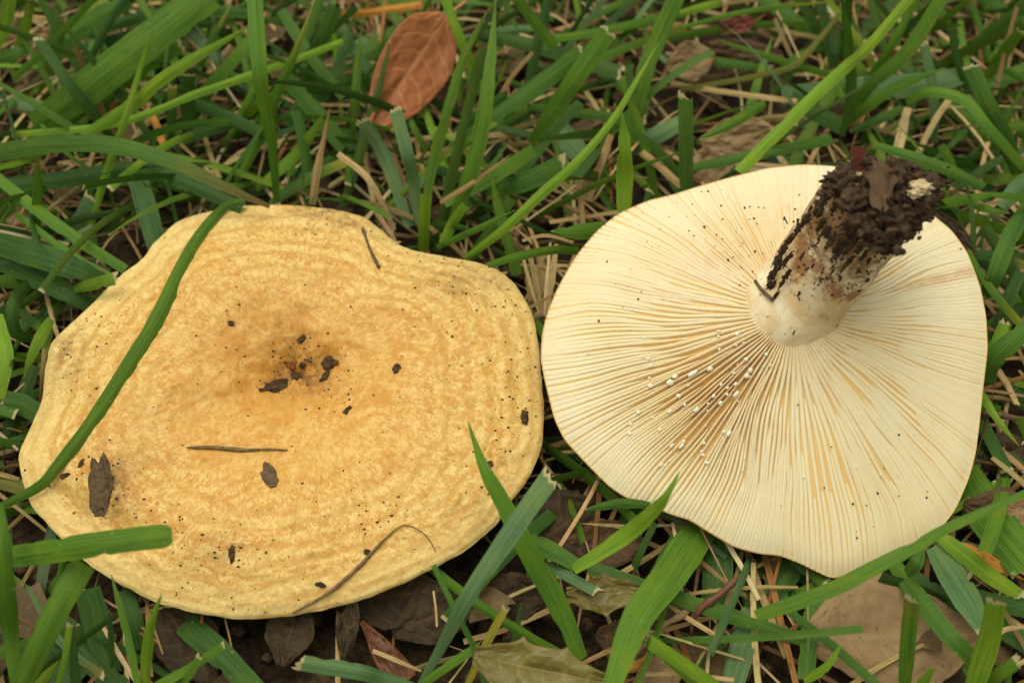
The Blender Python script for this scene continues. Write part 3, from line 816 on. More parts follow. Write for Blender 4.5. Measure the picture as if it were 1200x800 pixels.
GR = [
 # --- upper corner beside the big folded leaf
 ("broad dark blade arching along the top of the ochre cap, browned toward its end", "mk", 't', [20,22,22,20,15,5], [14,24,30,30,27,23], "-20,182 67,168 135,171 202,190 270,222 316,242", 0.1),
 ("long narrow blade lying across the ochre cap from its top edge to its lower rim", "g", 't', [9,13,18,21,20,17,13,9], (2.2,1.2,0.8,0.7,0.7,0.7,1.2,2.2,2.0), "288,236 262,244 225,290 188,368 150,432 110,492 66,548 46,570 -4,596", 0.15),
 ("flat dark blade running under the arched brown-tipped blade", "d", 't', [18,20,20,14], [10,14,18,20], "-10,219 68,211 162,199 216,214 284,244", 0.1),
 ("broadest mid green blade slanting up to the top edge", "g", 't', [28,40,40,38], [10,20,28,36], "40,148 90,112 150,66 245,-8", 0.2),
 ("broad blade with a frayed orange cut end below the broadest slanting blade", "g", 'c', [22,30,32], [7,15,20], "62,152 130,98 208,46", -0.2),
 ("tall upright blade standing above the ochre cap, narrowing to its foot", "g", 't', [7,12,17,19,19], [8,20,32,42,50], "324,238 320,178 312,130 304,80 298,-10", 0.0),
 ("slender pale green stem standing upright over the broad dark arched blade", "b", 'p', [9,10,10,9], [8,20,32,42], "100,282 125,202 145,145 165,78 180,32", 0.0),
 ("bright blade rising to a pale point at the tall upright blade", "b", 'p', [14,17,18,14], [16,26,34,38], "96,160 152,125 203,84 296,29", 0.1),
 ("long thin stem crossing behind the tall upright blade", "b", 't', [8,9,10,8], [14,20,24,26], "14,158 135,145 236,108 338,73 402,49", 0.2),
 ("thin dark blade leaning down from a pale hair tip in the upper corner", "d", 'p', [9,10,9,7], [8,18,30,40], "188,178 145,118 98,57 54,4", 0.2),
 ("dark ragged blade beside the upright straw stalk", "d", 'c', [12,14,13,12], [10,18,26,32], "132,164 111,135 81,98 45,45", -0.3),
 ("bright blade filling the extreme upper corner", "b", 't', [10,16,16], [20,26,34], "-8,60 6,30 12,-10", 0.1),
 ("pale leaf sheath with a swollen node near the upper corner", "b", 't', [12,12,10], [10,18,26], "22,60 29,36 36,4", 0.0),
 ("narrow stem leaning from the top edge toward the upper corner node", "g", 't', [8,9,8], [12,22,34], "16,92 61,50 114,-6", 0.0),
 ("shaded blade curving over beneath the upper corner stems", "m", 't', [18,22,20], [6,14,20], "46,86 92,36 152,0", 0.2),
 ("short flat blade entering from the edge beneath the upper corner node", "m", 't', [12,15,13], [8,12,12], "-8,72 16,64 36,53", 0.2),
 ("flat bluish blade entering from the edge above the broad dark arched blade", "u", 't', [14,17,14], [6,9,9], "-8,118 26,121 56,127", 0.1),
 ("dull dark blade lying behind the broadest slanting blade", "d", 't', [12,15,16,13], [6,9,11,13], "98,54 140,46 200,30 288,17", 0.2),
 ("short upright dark blade with square top behind the ochre cap", "d", 'c', [15,17,16], [5,14,24], "221,176 220,130 220,86", 0.0),
 ("slim upright dark blade next to the square-topped one", "d", 'c', [9,11,10], [5,14,22], "201,184 201,140 202,100", 0.0),
 ("tall slanting blade crossing the top edge past the tall upright blade", "g", 'p', [10,13,14,13,10], [6,16,26,36,44], "274,220 304,162 324,111 348,57 369,0", 0.1),
 ("blade slanting down toward the brown oval leaf", "m", 't', [12,14,13], [26,20,14], "329,12 365,67 404,114", 0.2),
 ("dull blade slanting away under the bright pale-tipped blade behind the ochre cap", "m", 't', [18,21,18], [20,14,8], "333,90 371,132 404,174", 0.2),
 ("bright curled blade with torn edge just above the ochre cap", "b", 'p', [10,14,15,12], [6,10,16,22], "300,222 344,184 364,158 379,133", 0.2),
 ("wide blade descending beside the brown oval leaf's outer edge", "m", 't', [16,19,16], [30,22,12], "394,8 375,52 357,104", 0.2),
 ("dusky wide blade lying low between the tall upright blade and the oval leaf", "d", 't', [20,24,22], [6,9,12], "334,146 366,116 402,84", 0.1),
 ("narrow dark upright blade before the earth, above the cap's upper shoulder", "g", 'p', [10,12,12,9], [10,18,26,36], "42,296 43,250 44,215 43,178", 0.0),
 ("long blade slanting down to the cap's upper shoulder from the edge", "g", 't', [12,14,15,12], [18,20,20,16], "-8,204 40,243 90,280 147,316", 0.2),
 ("bluish broad blade ending in the gap above the cap's upper shoulder", "u", 't', [22,25,23], [8,14,18], "186,296 172,246 160,206", 0.0),
 ("short bluish blade with frayed top at the cap's upper shoulder", "u", 'c', [14,17,15], [5,12,18], "78,296 92,262 106,230", 0.2),
 ("bright short stem entering under the broad dark arched blade", "b", 'p', [8,9,8], [12,16,18], "-8,197 24,190 56,180", 0.1),
 ("wiry thin green blade passing below the arched blade", "g", 'p', [5,6,6], [20,16,10], "48,146 81,182 120,207", 0.0),
 ("blade tucked behind the straw spike above the ochre cap", "m", 't', [10,13,11], [6,10,12], "322,234 366,207 404,190", 0.2),
 ("small blade crossing high behind the tall upright blade", "m", 'p', [8,9,8], [8,18,26], "227,104 243,57 272,4", 0.2),
 ("mid green blade leaning to the tall upright blade's top", "g", 't', [13,16,14], [10,18,24], "221,130 258,88 296,45", 0.2),
 ("dark crosswise blade with pale torn tip above the cap", "d", 'c', [12,14,13], [8,11,14], "200,170 240,154 280,141", 0.2),
 ("long arched blade tip near the top edge above the broadest blade", "d", 't', [12,14,14], [10,16,20], "96,40 190,16 300,14", 0.3),
 # --- about the brown oval leaf
 ("slim curving blade passing in front of the brown oval leaf's tip", "g", 'p', [10,13,14,14,12,9], [8,18,28,36,42,48], "494,268 508,189 525,128 542,71 562,30 582,-4", 0.2),
 ("tall bright green blade standing just beyond the brown oval leaf", "g", 'p', [12,19,21,19,14], [8,18,28,38,46], "524,274 542,230 559,175 572,101 581,0", 0.1),
 ("broad blade with clipped pale end pointing up from the grass middle", "m", 'c', [17,20,21,21], [12,20,26,30], "528,176 572,145 630,101 684,61", 0.15),
 ("steeper broad clipped blade rising from the shared green node", "g", 'c', [14,21,23,22], [12,22,30,36], "622,168 650,128 677,88 714,36", -0.1),
 ("dark flat blade stretched level beneath the clipped pair", "d", 'c', [14,17,18,17], [12,14,15,15], "560,38 636,57 690,74 728,86", 0.15),
 ("short blade dropping in from the top edge above the level dark blade", "g", 't', [12,14,13], [34,26,20], "602,-6 630,30 651,56", 0.2),
 ("long smooth stem curving from the ochre cap's edge toward the top", "b", 'p', [11,12,12,11,10,8], [14,24,30,35,40,42], "545,303 589,270 636,226 677,189 717,142 744,98 772,50", 0.0),
 ("wide blade running off the top edge beyond the long smooth stem", "g", 't', [16,20,22,20], [10,20,28,36], "739,168 751,101 771,44 794,-6", 0.15),
 ("bright upright blade with nibbled side above the gilled cap", "b", 'p', [20,21,21,19,14], [24,30,36,40,44], "731,252 732,210 732,180 731,155 729,132", 0.0),
 ("square-ended upright blade standing before the tan litter", "m", 'c', [17,18,17], [16,26,34], "804,224 804,165 803,112", 0.0),
 ("bluish blade slanting to the square-ended upright blade", "u", 't', [18,21,19], [8,12,14], "740,174 770,158 800,143", 0.2),
 ("upright clipped bluish blade close to the ochre cap's notch", "u", 'c', [13,15,16,15], [8,16,24,30], "491,264 485,215 477,180 463,127", 0.0),
 ("second clipped bluish blade beside the notch, leaning outward", "u", 'c', [14,17,16], [6,14,22], "480,266 451,184 423,141", 0.1),
 ("broad grey-green blade with a slanting cut lying in the straw", "g", 't', [12,18,18,14], [14,16,18,16], "520,238 560,216 592,198 626,175", 0.2),
 ("ribbed blade with ragged clipped end over the pale straw", "m", 'c', [20,23,23], [10,16,20], "580,224 618,212 661,192", 0.1),
 ("thin blade dropping from the top edge beside the oval leaf stalk", "b", 't', [11,12,11], [34,26,14], "520,-6 540,48 563,104", 0.1),
 ("small upright blade in front of the brown oval leaf's blunt end", "g", 'p', [10,12,12,9], [6,14,20,26], "413,160 416,120 419,80 422,38", 0.1),
 ("broad blade lying beneath the brown oval leaf", "m", 't', [20,22,20], [4,7,10], "396,92 440,56 506,16", 0.1),
 ("round stem crossing level near the top edge toward the tan litter", "g", 't', [9,10,10], [18,20,22], "646,46 704,37 804,15", 0.0),
 ("second round stem just beneath the level top stem", "g", 't', [9,10,9], [14,16,18], "700,69 750,50 804,31", 0.0),
 ("dark level stem with frayed end across the middle of the straw", "m", 'c', [10,12,11], [10,12,14], "621,125 690,134 756,140", 0.0),
 ("pale dull blade lying flat under the clipped pair", "u", 't', [22,27,24], [4,6,6], "636,132 660,158 684,186", 0.1),
 ("thin pointed blade beside the upright clipped bluish blade", "g", 'p', [7,8,7], [6,12,16], "503,184 485,150 461,104", 0.1),
 ("dark blade sloping down through the straw by the notch", "d", 't', [10,12,11], [14,12,10], "498,192 550,214 604,236", 0.2),
 ("short green shoot standing before the ochre cap's upper edge", "b", 'p', [9,11,9], [12,18,24], "590,270 583,240 577,210", 0.0),
 ("green stem rising from the ochre cap's shoulder", "b", 't', [13,14,14], [10,18,26], "496,294 497,262 499,228", 0.0),
 ("thin dark blade behind the smooth stem, beside the two caps", "g", 't', [14,13,11], [8,14,20], "606,322 594,280 582,234", 0.1),
 ("arched bright blade reaching from the ochre cap to the gilled cap", "g", 't', [10,10,11,7], [22,25,26,24], "678,294 650,293 614,299 571,311", 0.3),
 ("small jagged leaf blade tucked against the gilled cap's upper rim", "g", 'p', [18,20,14], [24,25,25], "708,266 680,272 645,271", 0.1),
 ("bright green stub leaning from the node above the ochre cap", "b", 't', [13,12,10], [12,16,22], "520,286 530,262 545,240", 0.0),
 ("slender forked blade leaning over the notch straw", "g", 'p', [8,9,8], [10,18,22], "512,290 560,268 604,246", 0.0),
 # --- upper corner over the muddy stem
 ("thin dark upright blade rising out of the clump over the muddy stem", "m", 'p', [9,13,14,13,12], [10,22,34,44,52], "987,160 997,108 994,51 990,20 986,-10", 0.0),
 ("wide clump blade slanting steeply to the top edge", "g", 't', [12,16,17,16], [10,22,32,44], "992,140 1019,101 1063,61 1106,-6", 0.1),
 ("thick round stem slanting from the gilled cap to the top edge", "b", 't', [14,15,15,13,11], [26,28,30,34,42], "866,202 935,132 989,81 1016,57 1070,-6", 0.0),
 ("broad bluish speckled blade lying level behind the clump", "u", 't', [22,28,28,20], [6,10,12,14], "916,112 1003,105 1087,98 1144,83", 0.15),
 ("pointed bright blade angled out low from the clump", "g", 'p', [10,14,15,12], [10,18,24,28], "990,147 1016,125 1053,101 1106,80", 0.1),
 ("upright blade with pale tip at the far upper corner", "g", 'c', [12,14,14,13], [12,20,28,34], "1152,98 1171,71 1184,52 1196,36", 0.1),
 ("wide leaning blade with dry tip at the upper corner past the clump", "m", 'c', [15,20,21,18], [10,20,28,34], "1194,208 1178,165 1158,125 1137,76", 0.1),
 ("arched blade bending over beyond the muddy stem", "g", 't', [10,12,13,12,10], [20,26,28,26,18], "1062,120 1090,108 1131,118 1158,149 1200,196", 0.3),
 ("flat blade with pale cut tips above the muddy stem end", "m", 't', [9,13,14,11], [20,22,22,20], "1028,171 1070,184 1111,199 1153,220", 0.1),
 ("short level blade just beside the muddy stem end", "g", 'p', [13,14,12], [12,14,14], "1092,241 1130,234 1164,229", 0.1),
 ("long level blade behind the gilled cap's back edge", "m", 't', [10,14,13], [12,16,14], "808,197 884,182 975,163", 0.2),
 ("short pointed blade over the tan litter", "g", 'p', [13,14,12], [18,20,20], "897,121 857,145 819,164", 0.1),
 ("thin brownish stem curving up over the flat litter leaves", "o", 't', [6,7,7,6], [14,16,18,24], "796,105 857,95 901,86 932,76 962,44 984,16", 0.0),
 ("narrow blade lying across the brown litter near the top edge", "m", 'c', [10,11,9], [8,10,10], "794,66 851,74 902,81", 0.2),
 ("thin blade sloping over the litter toward the clump", "g", 'p', [9,9,7], [16,14,12], "978,90 901,67 838,46", 0.2),
 ("bright stub poking in at the top edge above the litter", "b", 'c', [9,10,9], [28,30,30], "796,16 822,9 850,2", 0.0),
 ("fine long stem running along the top edge", "g", 'p', [6,7,6], [22,26,28], "796,33 884,12 978,2", 0.0),
 ("dull blade sloping in from the top edge toward the clump", "m", 't', [14,16,13], [12,10,8], "892,-4 925,20 957,38", 0.2),
 ("faint bluish upright blade behind the clump", "u", 't', [10,12,11], [6,12,18], "976,84 978,60 980,32", 0.0),
 ("narrow pair blade slanting beside the wide clump blade", "g", 't', [8,10,9], [10,22,34], "1016,94 1043,57 1076,-6", 0.1),
 ("upright square-cut bluish blade behind the arched blade", "u", 'c', [10,12,11], [6,16,24], "1095,168 1094,110 1082,50", 0.0),
 ("slim dark blade leaning past the upper corner blades", "d", 't', [8,9,9], [10,18,24], "1136,110 1121,68 1116,34", 0.1),
 ("dark wide blade drooping at the foot of the clump", "d", 't', [18,20,18], [14,12,10], "926,114 955,132 990,150", 0.2),
 ("short shaded blade lying over tan litter behind the gilled cap", "d", 't', [16,18,17], [4,6,6], "852,150 868,162 886,178", 0.1),
 ("low blade between the clump and the arched blade", "m", 't', [10,12,10], [8,12,12], "1000,154 1030,140 1058,127", 0.2),
 ("white-edged curled blade at the edge beside the muddy stem", "u", 't', [26,22,12], [22,22,20], "1206,214 1188,226 1174,244", 0.3),
 ("small dark blade pointing out behind the muddy stem", "g", 'p', [9,10,8], [10,12,12], "1136,239 1160,246 1184,250", 0.1),
 ("stubby blade above the level blade by the muddy stem", "g", 'p', [11,12,10], [14,12,10], "1102,170 1112,186 1122,200", 0.1),
 ("shaded upright blade in the top corner thicket", "d", 't', [9,10,9], [8,22,36], "988,66 992,34 996,-8", 0.0),
 ("thicket blade leaning out to the top corner", "d", 't', [8,9,8], [8,20,32], "1050,46 1078,20 1106,-8", 0.1),
 ("fresh blade slanting over the top corner thicket", "m", 't', [10,12,11], [10,20,32], "1128,70 1160,36 1204,6", 0.2),
 ("flat blade leaving the edge below the top corner", "m", 't', [14,18,16], [8,10,12], "1140,116 1170,96 1206,78", 0.2),
 ("lone slanting blade high over the top corner", "g", 'p', [8,10,9], [12,24,34], "1100,30 1120,12 1146,-8", 0.1),
 # --- strip beside the gilled cap
 ("wide pale-edged blade at the edge above the gilled cap's widest side", "m", 't', [14,20,21,16], [20,22,20,14], "1206,238 1185,276 1169,316 1156,348", 0.25),
 ("narrow blade leaning from the gilled cap's brown-stained edge", "g", 't', [7,9,10,9], [20,18,16,12], "1133,293 1150,322 1172,352 1198,382", 0.1),
 ("broad ribbed blade slanting to the gilled cap's widest side", "m", 't', [18,24,24,20], [24,22,18,12], "1208,380 1184,402 1162,424 1152,448", 0.15),
 ("small bright curled blade below the broad ribbed blade", "b", 'p', [9,10,9,7], [10,14,14,12], "1148,456 1160,478 1174,498 1195,523", 0.2),
 ("dark level blade beside the gilled cap's stained edge", "d", 't', [11,12,11], [8,10,10], "1132,298 1166,300 1206,312", 0.1),
 ("shaded blade standing behind the wide pale-edged blade", "d", 't', [14,16,14], [4,10,14], "1168,400 1178,360 1196,318", 0.2),
 ("short bright blade with shredded pale tip by the gilled cap's side", "b", 'c', [11,13,12], [6,14,18], "1160,440 1164,412 1178,376", 0.2),
 ("deep green blade beneath the shredded-tip blade", "d", 't', [18,20,18], [3,6,8], "1150,396 1178,372 1206,360", 0.1),
 # --- strip beside the ochre cap
 ("wide dark blade with rusty fleck slanting onto the ochre cap's shoulder", "d", 't', [26,31,30,18], [16,20,20,16], "-8,284 51,301 90,316 122,330", 0.1),
 ("wide dark blade tucked beneath the rusty-flecked one", "d", 't', [24,28,26,16], [10,14,15,12], "-8,300 51,328 82,344 110,362", 0.1),
 ("clipped blade with pale end touching the ochre cap's shoulder", "g", 'c', [11,14,15], [16,21,23], "86,339 112,332 137,326", 0.1),
 ("narrow folded blade above the clipped shoulder blade", "g", 't', [7,9,9], [18,18,16], "18,250 84,298 128,323", 0.2),
 ("looped dark blade curling beside the ochre cap's side", "d", 't', [12,16,15,10], [14,20,16,10], "34,332 16,356 18,388 40,398", 0.3),
 ("bright torn short blade beside the ochre cap's side", "b", 'p', [13,15,13,9], [14,15,14,12], "60,374 44,402 34,424 28,442", 0.2),
 ("bright blade hugging the edge beside the ochre cap", "b", 't', [14,22,18], [26,28,26], "-4,368 4,420 -4,466", 0.1),
 ("dark wide blade entering level below the bright edge blade", "d", 't', [24,26,20], [8,10,10], "-8,468 26,474 54,492", 0.1),
 ("slim dark blade dropping behind the looped blade", "d", 't', [9,11,9], [10,8,6], "16,354 32,372 50,386", 0.1),
 ("olive blade entering low under the ochre cap's side", "o", 't', [18,20,16], [6,7,7], "-8,560 12,566 32,574", 0.1),
 ("deep shaded blade rising from beneath the ochre cap's side", "d", 't', [16,18,14], [3,7,9], "6,520 24,470 40,428", 0.1),
 # --- lower corner in front of the ochre cap
 ("broad round-ended blade lying level over the ochre cap's lower rim", "g", 'r', [26,28,29,29,28], [24,32,36,38,38], "14,652 64,645 110,638 160,631 202,627", 0.05),
 ("wide bright blade standing along the edge by the ochre cap's lower side", "g", 't', [10,18,24,22,14], [8,16,26,34,36], "18,806 12,740 7,700 3,640 -4,590", 0.0),
 ("wide blade descending to the bottom edge from the round-ended blade", "g", 't', [30,30,29,25], [28,26,22,16], "98,660 72,704 46,758 20,812", 0.1),
 ("bright forked blade pointing at the ochre cap's lowest rim", "b", 'p', [13,14,14,10], [10,18,26,32], "170,806 172,766 177,730 190,694", 0.1),
 ("narrow twin of the forked blade, starting at the same foot", "g", 'p', [11,10,9,7], [12,16,18,16], "162,804 150,748 140,708 130,672", 0.0),
 ("thin pale-tipped blade before the wide descending blade", "b", 'c', [6,7,8], [16,24,30], "66,808 76,770 82,730", 0.0),
 ("blade with pale torn tip pointing out from the bottom edge", "g", 'c', [12,11,8], [10,14,18], "178,806 226,780 264,754", 0.2),
 ("upright torn companion at the foot of the pale torn tip", "g", 'c', [10,10,8], [8,14,18], "206,808 222,790 234,768", 0.2),
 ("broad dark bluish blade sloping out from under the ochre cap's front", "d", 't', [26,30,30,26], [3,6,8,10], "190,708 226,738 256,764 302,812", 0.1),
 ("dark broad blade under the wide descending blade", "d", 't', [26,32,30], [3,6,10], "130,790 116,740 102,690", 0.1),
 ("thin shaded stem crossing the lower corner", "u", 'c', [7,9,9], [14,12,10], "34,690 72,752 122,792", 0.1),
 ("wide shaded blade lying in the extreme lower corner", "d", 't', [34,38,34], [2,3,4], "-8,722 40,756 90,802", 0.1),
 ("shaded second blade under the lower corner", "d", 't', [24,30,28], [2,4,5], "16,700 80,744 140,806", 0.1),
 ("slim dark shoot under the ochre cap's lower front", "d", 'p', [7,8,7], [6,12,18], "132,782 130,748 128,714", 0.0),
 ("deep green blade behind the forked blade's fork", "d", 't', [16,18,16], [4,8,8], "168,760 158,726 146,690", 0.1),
 # --- between the caps, bottom
 ("clipped bluish blade crossing over the pointed blade between the caps", "u", 'c', [9,14,20,24,24], [6,14,26,34,38], "490,806 516,760 548,700 604,616 645,558", 0.05),
 ("pointed blade arching over the ochre cap's edge between the caps", "g", 'p', [22,27,27,27,25,22,16], [6,14,22,27,30,31,32], "682,772 650,700 616,640 590,590 572,558 560,530 548,492", 0.05),
 ("thin stem leaning under the clipped bluish blade", "m", 't', [6,7,7,7], [22,18,14,10], "508,662 536,720 556,760 570,806", 0.0),
 ("yellowing clipped stub with orange foot at the bottom edge", "y", 'c', [9,10,9], [6,14,20], "546,806 570,754 593,711", 0.0),
 ("clipped dull blade lying level along the bottom edge", "u", 'c', [16,18,19,18], [10,14,18,20], "490,808 450,796 420,787 350,776", 0.1),
 ("green stem slanting up at the yellowing stub's foot", "g", 't', [9,11,10], [8,12,14], "496,800 528,778 562,756", 0.0),
 ("sharp bright blade pointing onto the gilled cap's scalloped rim", "b", 'p', [17,20,22,20,15], [18,24,32,37,40], "672,667 730,629 762,602 780,582 797,551", 0.1),
 ("widest blade descending from the gilled cap to the bottom edge", "g", 't', [20,34,40,42,36], [24,20,16,11,6], "714,812 745,728 780,680 802,648 828,612", 0.1),
 ("small dark lance blade under the gilled cap's scalloped rim", "m", 'p', [11,13,12], [14,14,12], "762,592 728,590 684,597", 0.2),
 ("short wide blade meeting the sharp bright blade's foot", "m", 't', [18,22,16], [10,14,14], "620,632 646,645 676,662", 0.15),
 ("frayed blade beside the spiny dry leaf", "u", 'c', [11,13,12], [10,14,16], "638,660 668,676 700,694", 0.1),
 ("dark blade passing level behind the widest blade", "m", 't', [16,18,18,14], [8,10,10,8], "690,664 784,697 832,713 942,750", 0.1),
 ("mottled blade leaning off the bottom edge by the widest blade", "g", 'c', [20,20,17], [8,12,18], "832,812 792,774 756,745", 0.1),
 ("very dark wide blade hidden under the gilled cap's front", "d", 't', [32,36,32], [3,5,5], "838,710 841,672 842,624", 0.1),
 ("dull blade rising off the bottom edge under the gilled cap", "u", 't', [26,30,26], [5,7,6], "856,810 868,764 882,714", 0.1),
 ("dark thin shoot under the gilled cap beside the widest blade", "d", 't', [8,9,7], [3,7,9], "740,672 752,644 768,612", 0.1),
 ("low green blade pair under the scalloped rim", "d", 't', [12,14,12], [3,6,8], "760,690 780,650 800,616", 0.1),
 # --- lower corner in front of the gilled cap
 ("long thin blade sweeping under the gilled cap's lowest point", "g", 't', [15,18,18,15,11,8], [20,24,26,28,30,32], "886,722 970,692 1030,662 1072,641 1114,617 1204,576", 0.1),
 ("broadest blade fanning off the edge beyond the gilled cap", "g", 't', [40,48,48], [6,11,15], "1118,540 1160,606 1208,664", 0.1),
 ("straight blade with a brown tip sloping to the edge", "b", 'c', [18,21,20,14], [20,20,18,16], "1100,627 1130,650 1160,674 1198,699", 0.1),
 ("drooping blade with two bleached spots and torn tip", "u", 'c', [26,32,32,20], [18,18,16,14], "1094,640 1112,668 1132,700 1154,736", 0.15),
 ("long dark blade sloping over the tan leaf to the bottom", "m", 't', [16,22,22,20,16], [12,16,18,16,12], "1046,658 1084,710 1114,746 1138,770 1160,806", 0.1),
 ("upright clipped blade standing on the tan leaf", "g", 'c', [16,18,18], [10,22,32], "1060,808 1064,752 1069,701", 0.0),
 ("stout bright blade with a split dry tip near the bottom corner", "b", 'c', [26,25,23], [14,24,34], "1140,808 1158,752 1168,704", 0.0),
 ("dull blade standing at the tan leaf's edge", "m", 't', [19,21,20], [8,8,7], "944,796 949,744 956,690", 0.05),
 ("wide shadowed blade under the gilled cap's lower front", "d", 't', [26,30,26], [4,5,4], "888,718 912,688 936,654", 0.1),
 ("short blade end sticking out under the gilled cap's lowest point", "m", 'c', [12,15,15], [5,6,8], "928,656 950,670 969,684", 0.1),
 ("bright curled shoot at the tan leaf's corner", "b", 'p', [11,11,9], [8,14,18], "942,798 968,781 987,753", 0.2),
 ("thin brown-streaked stem lying over the tan leaf's corner", "m", 't', [9,11,10], [12,12,10], "917,710 970,752 1028,802", 0.0),
 ("dark level blade at the edge beyond the spotted blade", "d", 't', [18,20,18], [8,9,9], "1130,694 1168,706 1208,716", 0.1),
 ("shaded blade lying low by the edge under the stout bright blade", "d", 't', [22,25,22], [6,8,8], "1166,730 1188,744 1212,760", 0.1),
 ("pale-tipped short blade at the bottom corner edge", "g", 'c', [14,16,16], [10,16,20], "1148,808 1170,790 1194,774", 0.1),
 ("hidden dark blade sloping off the gilled cap's lower corner", "d", 't', [24,28,26], [8,9,9], "1060,672 1096,698 1136,716", 0.1),
 ("stump of blade curled under the long sweeping blade", "m", 'p', [16,18,12], [16,20,18], "1062,672 1074,658 1082,640", 0.3),
 ("bottom edge shoot beside the upright clipped blade", "b", 'p', [14,13,10], [6,10,14], "1074,812 1084,796 1094,780", 0.1),
]
for lab, ti, kd, w, zs, pts, roll in GR:
    blade(lab, ti, 'c' if kd == 'c' else kd, w, zs, pts, roll)

STRAWS = [
 ("straw spike standing upright against the ochre cap's top edge", "t", 'p', [13,12,9,5], [16,22,28,34], "366,240 371,203 380,160 387,124", 0.0),
 ("weathered straw stalk standing among the upper corner blades", "t", 'c', [9,9,8], [8,20,30], "135,160 105,98 89,56", 0.0),
 ("curved pale straw bending down to the ochre cap's notch", "s", 't', [9,9,7], [20,18,8], "396,180 434,213 462,270", 0.1),
 ("short straw lying over the broad slanting-cut blade", "t", 'p', [7,7,5], [20,22,24], "516,238 560,210 600,180", 0.0),
 ("pale straw sloping behind the clipped blade pair", "s", 't', [6,6,5], [8,14,20], "582,120 600,90 624,62", 0.0),
 ("long straw lying level across the tangle under the oval leaf", "s", 't', [7,7,7], [8,9,9], "448,168 500,162 560,156", 0.0),
 ("long straw lying level past the steeper clipped blade", "s", 't', [7,7,7], [10,10,10], "550,160 600,157 650,150", 0.0),
 ("flat tan straw leaning beside the long smooth stem", "t", 't', [9,10,9], [8,12,16], "690,236 702,198 716,158", 0.1),
 ("thin bent straw above the gap between the two caps", "t", 't', [8,8,7], [10,14,18], "683,266 680,228 674,192", 0.1),
 ("thick straw sloping down to the gilled cap's upper rim", "t", 't', [9,10,10], [12,12,12], "752,178 774,196 798,218", 0.0),
 ("long pale straw lying level over the tan litter", "s", 't', [7,8,7], [14,14,14], "786,98 850,108 934,119", 0.0),
 ("thin straw stalk standing by the litter leaves", "s", 't', [5,5,5], [8,12,16], "927,66 917,44 908,22", 0.0),
 ("broad dead blade hanging below the clump over the muddy stem", "s", 't', [13,14,10], [10,12,14], "1048,192 1056,160 1064,126", 0.1),
 ("slanting dead blade beside the broad one above the muddy stem", "s", 't', [8,9,8], [8,12,16], "1076,180 1094,144 1114,114", 0.1),
 ("brown straw stub standing at the top corner", "t", 'c', [6,6,6], [14,24,34], "1166,112 1178,60 1192,8", 0.0),
 ("straw stem between the blades beside the ochre cap's side", "t", 't', [6,7,6], [6,12,16], "48,470 50,440 52,408", 0.0),
 ("fallen straw slanting under the level blade by the muddy stem", "s", 't', [9,9,8], [6,6,6], "1128,278 1146,256 1176,228", 0.0),
 ("pale straw lying by the gilled cap's side near the curled blade", "s", 'c', [9,8,7], [8,8,10], "1160,420 1180,450 1192,474", 0.1),
 ("straw hanging in the gap above the meeting edges of the caps", "t", 't', [5,9,6], [6,10,14], "636,372 628,330 618,288", 0.1),
 ("flat straw fanned behind the first in the gap between the caps", "s", 't', [5,10,6], [6,9,12], "640,372 646,330 652,286", 0.1),
 ("third straw of the fan, closest to the gilled cap", "t", 't', [4,8,5], [6,9,12], "644,370 662,330 676,292", 0.1),
 ("broad straw leaf at the heart of the fan between the caps", "t", 't', [8,14,9], [4,6,9], "638,366 636,330 632,290", 0.1),
 ("thin straw crossing the foot of the fan", "t", 't', [4,4,3], [12,13,14], "612,366 636,352 662,338", 0.0),
 ("narrow straw at the outer side of the fan, beside the ochre cap", "s", 't', [3,6,4], [7,10,14], "632,368 622,336 612,298", 0.1),
 ("pale straw splitting the fan between the caps", "w", 't', [3,5,3], [8,11,14], "638,370 640,336 645,284", 0.1),
 ("curved straw sagging over the top of the fan", "s", 't', [4,5,4], [14,16,14], "612,282 640,276 672,284", 0.1),
 ("orange dead stalk standing under the gilled cap's front", "r", 't', [9,9,8], [4,6,8], "894,640 906,690 934,806", 0.0),
 ("second orange stalk leaning alongside the first", "t", 't', [9,10,9], [4,6,6], "876,648 894,700 922,770", 0.0),
 ("tan straw lying under the dark level blade", "s", 't', [6,7,6], [8,9,9], "776,700 800,720 852,752", 0.0),
 ("pale straw lying along the bottom under the mottled blade", "s", 't', [6,6,6], [8,8,8], "756,790 800,790 860,796", 0.0),
 ("thin pale straw under the small dark lance blade", "s", 'p', [5,5,3], [8,8,9], "742,617 712,615 680,613", 0.0),
 ("slim straw leaning over the brown husk", "s", 'c', [4,6,6], [8,10,8], "494,786 466,774 437,762", 0.0),
 ("fine bent straw under the ochre cap's front", "s", 't', [3,3,3], [8,8,8], "508,692 511,716 512,734", 0.0),
 ("golden dead blade curling out by the straight brown-tipped blade", "q", 'p', [16,20,16,6], [12,12,12,12], "1126,640 1150,652 1176,666 1202,680", 0.1),
 ("dry curled stalk beside the stout bright blade", "s", 't', [7,7,5], [14,14,12], "1164,752 1176,738 1196,734", 0.1),
 ("orange streaked scrap of blade among the upper corner stems", "q", 'p', [10,12,10], [14,16,18], "192,172 184,148 172,124", 0.1),
 ("yellow dead blade lying along the top edge by the oval leaf", "q", 't', [10,12,10], [8,10,10], "396,18 440,14 506,4", 0.1),
 ("straw lying beside the tall bright blade", "t", 't', [6,7,6], [6,8,8], "470,190 520,176 552,168", 0.0),
 ("bleached straw piece beneath the arched brown-tipped blade", "s", 't', [8,9,8], [6,8,8], "150,186 160,160 176,140", 0.0),
]
for lab, ti, kd, w, zs, pts, roll in STRAWS:
    w = [x * 0.85 for x in w]
    blade(lab, ti, kd, w, zs, pts, roll, "dead straws in the lawn", "straw", "straw", M_STRAW)

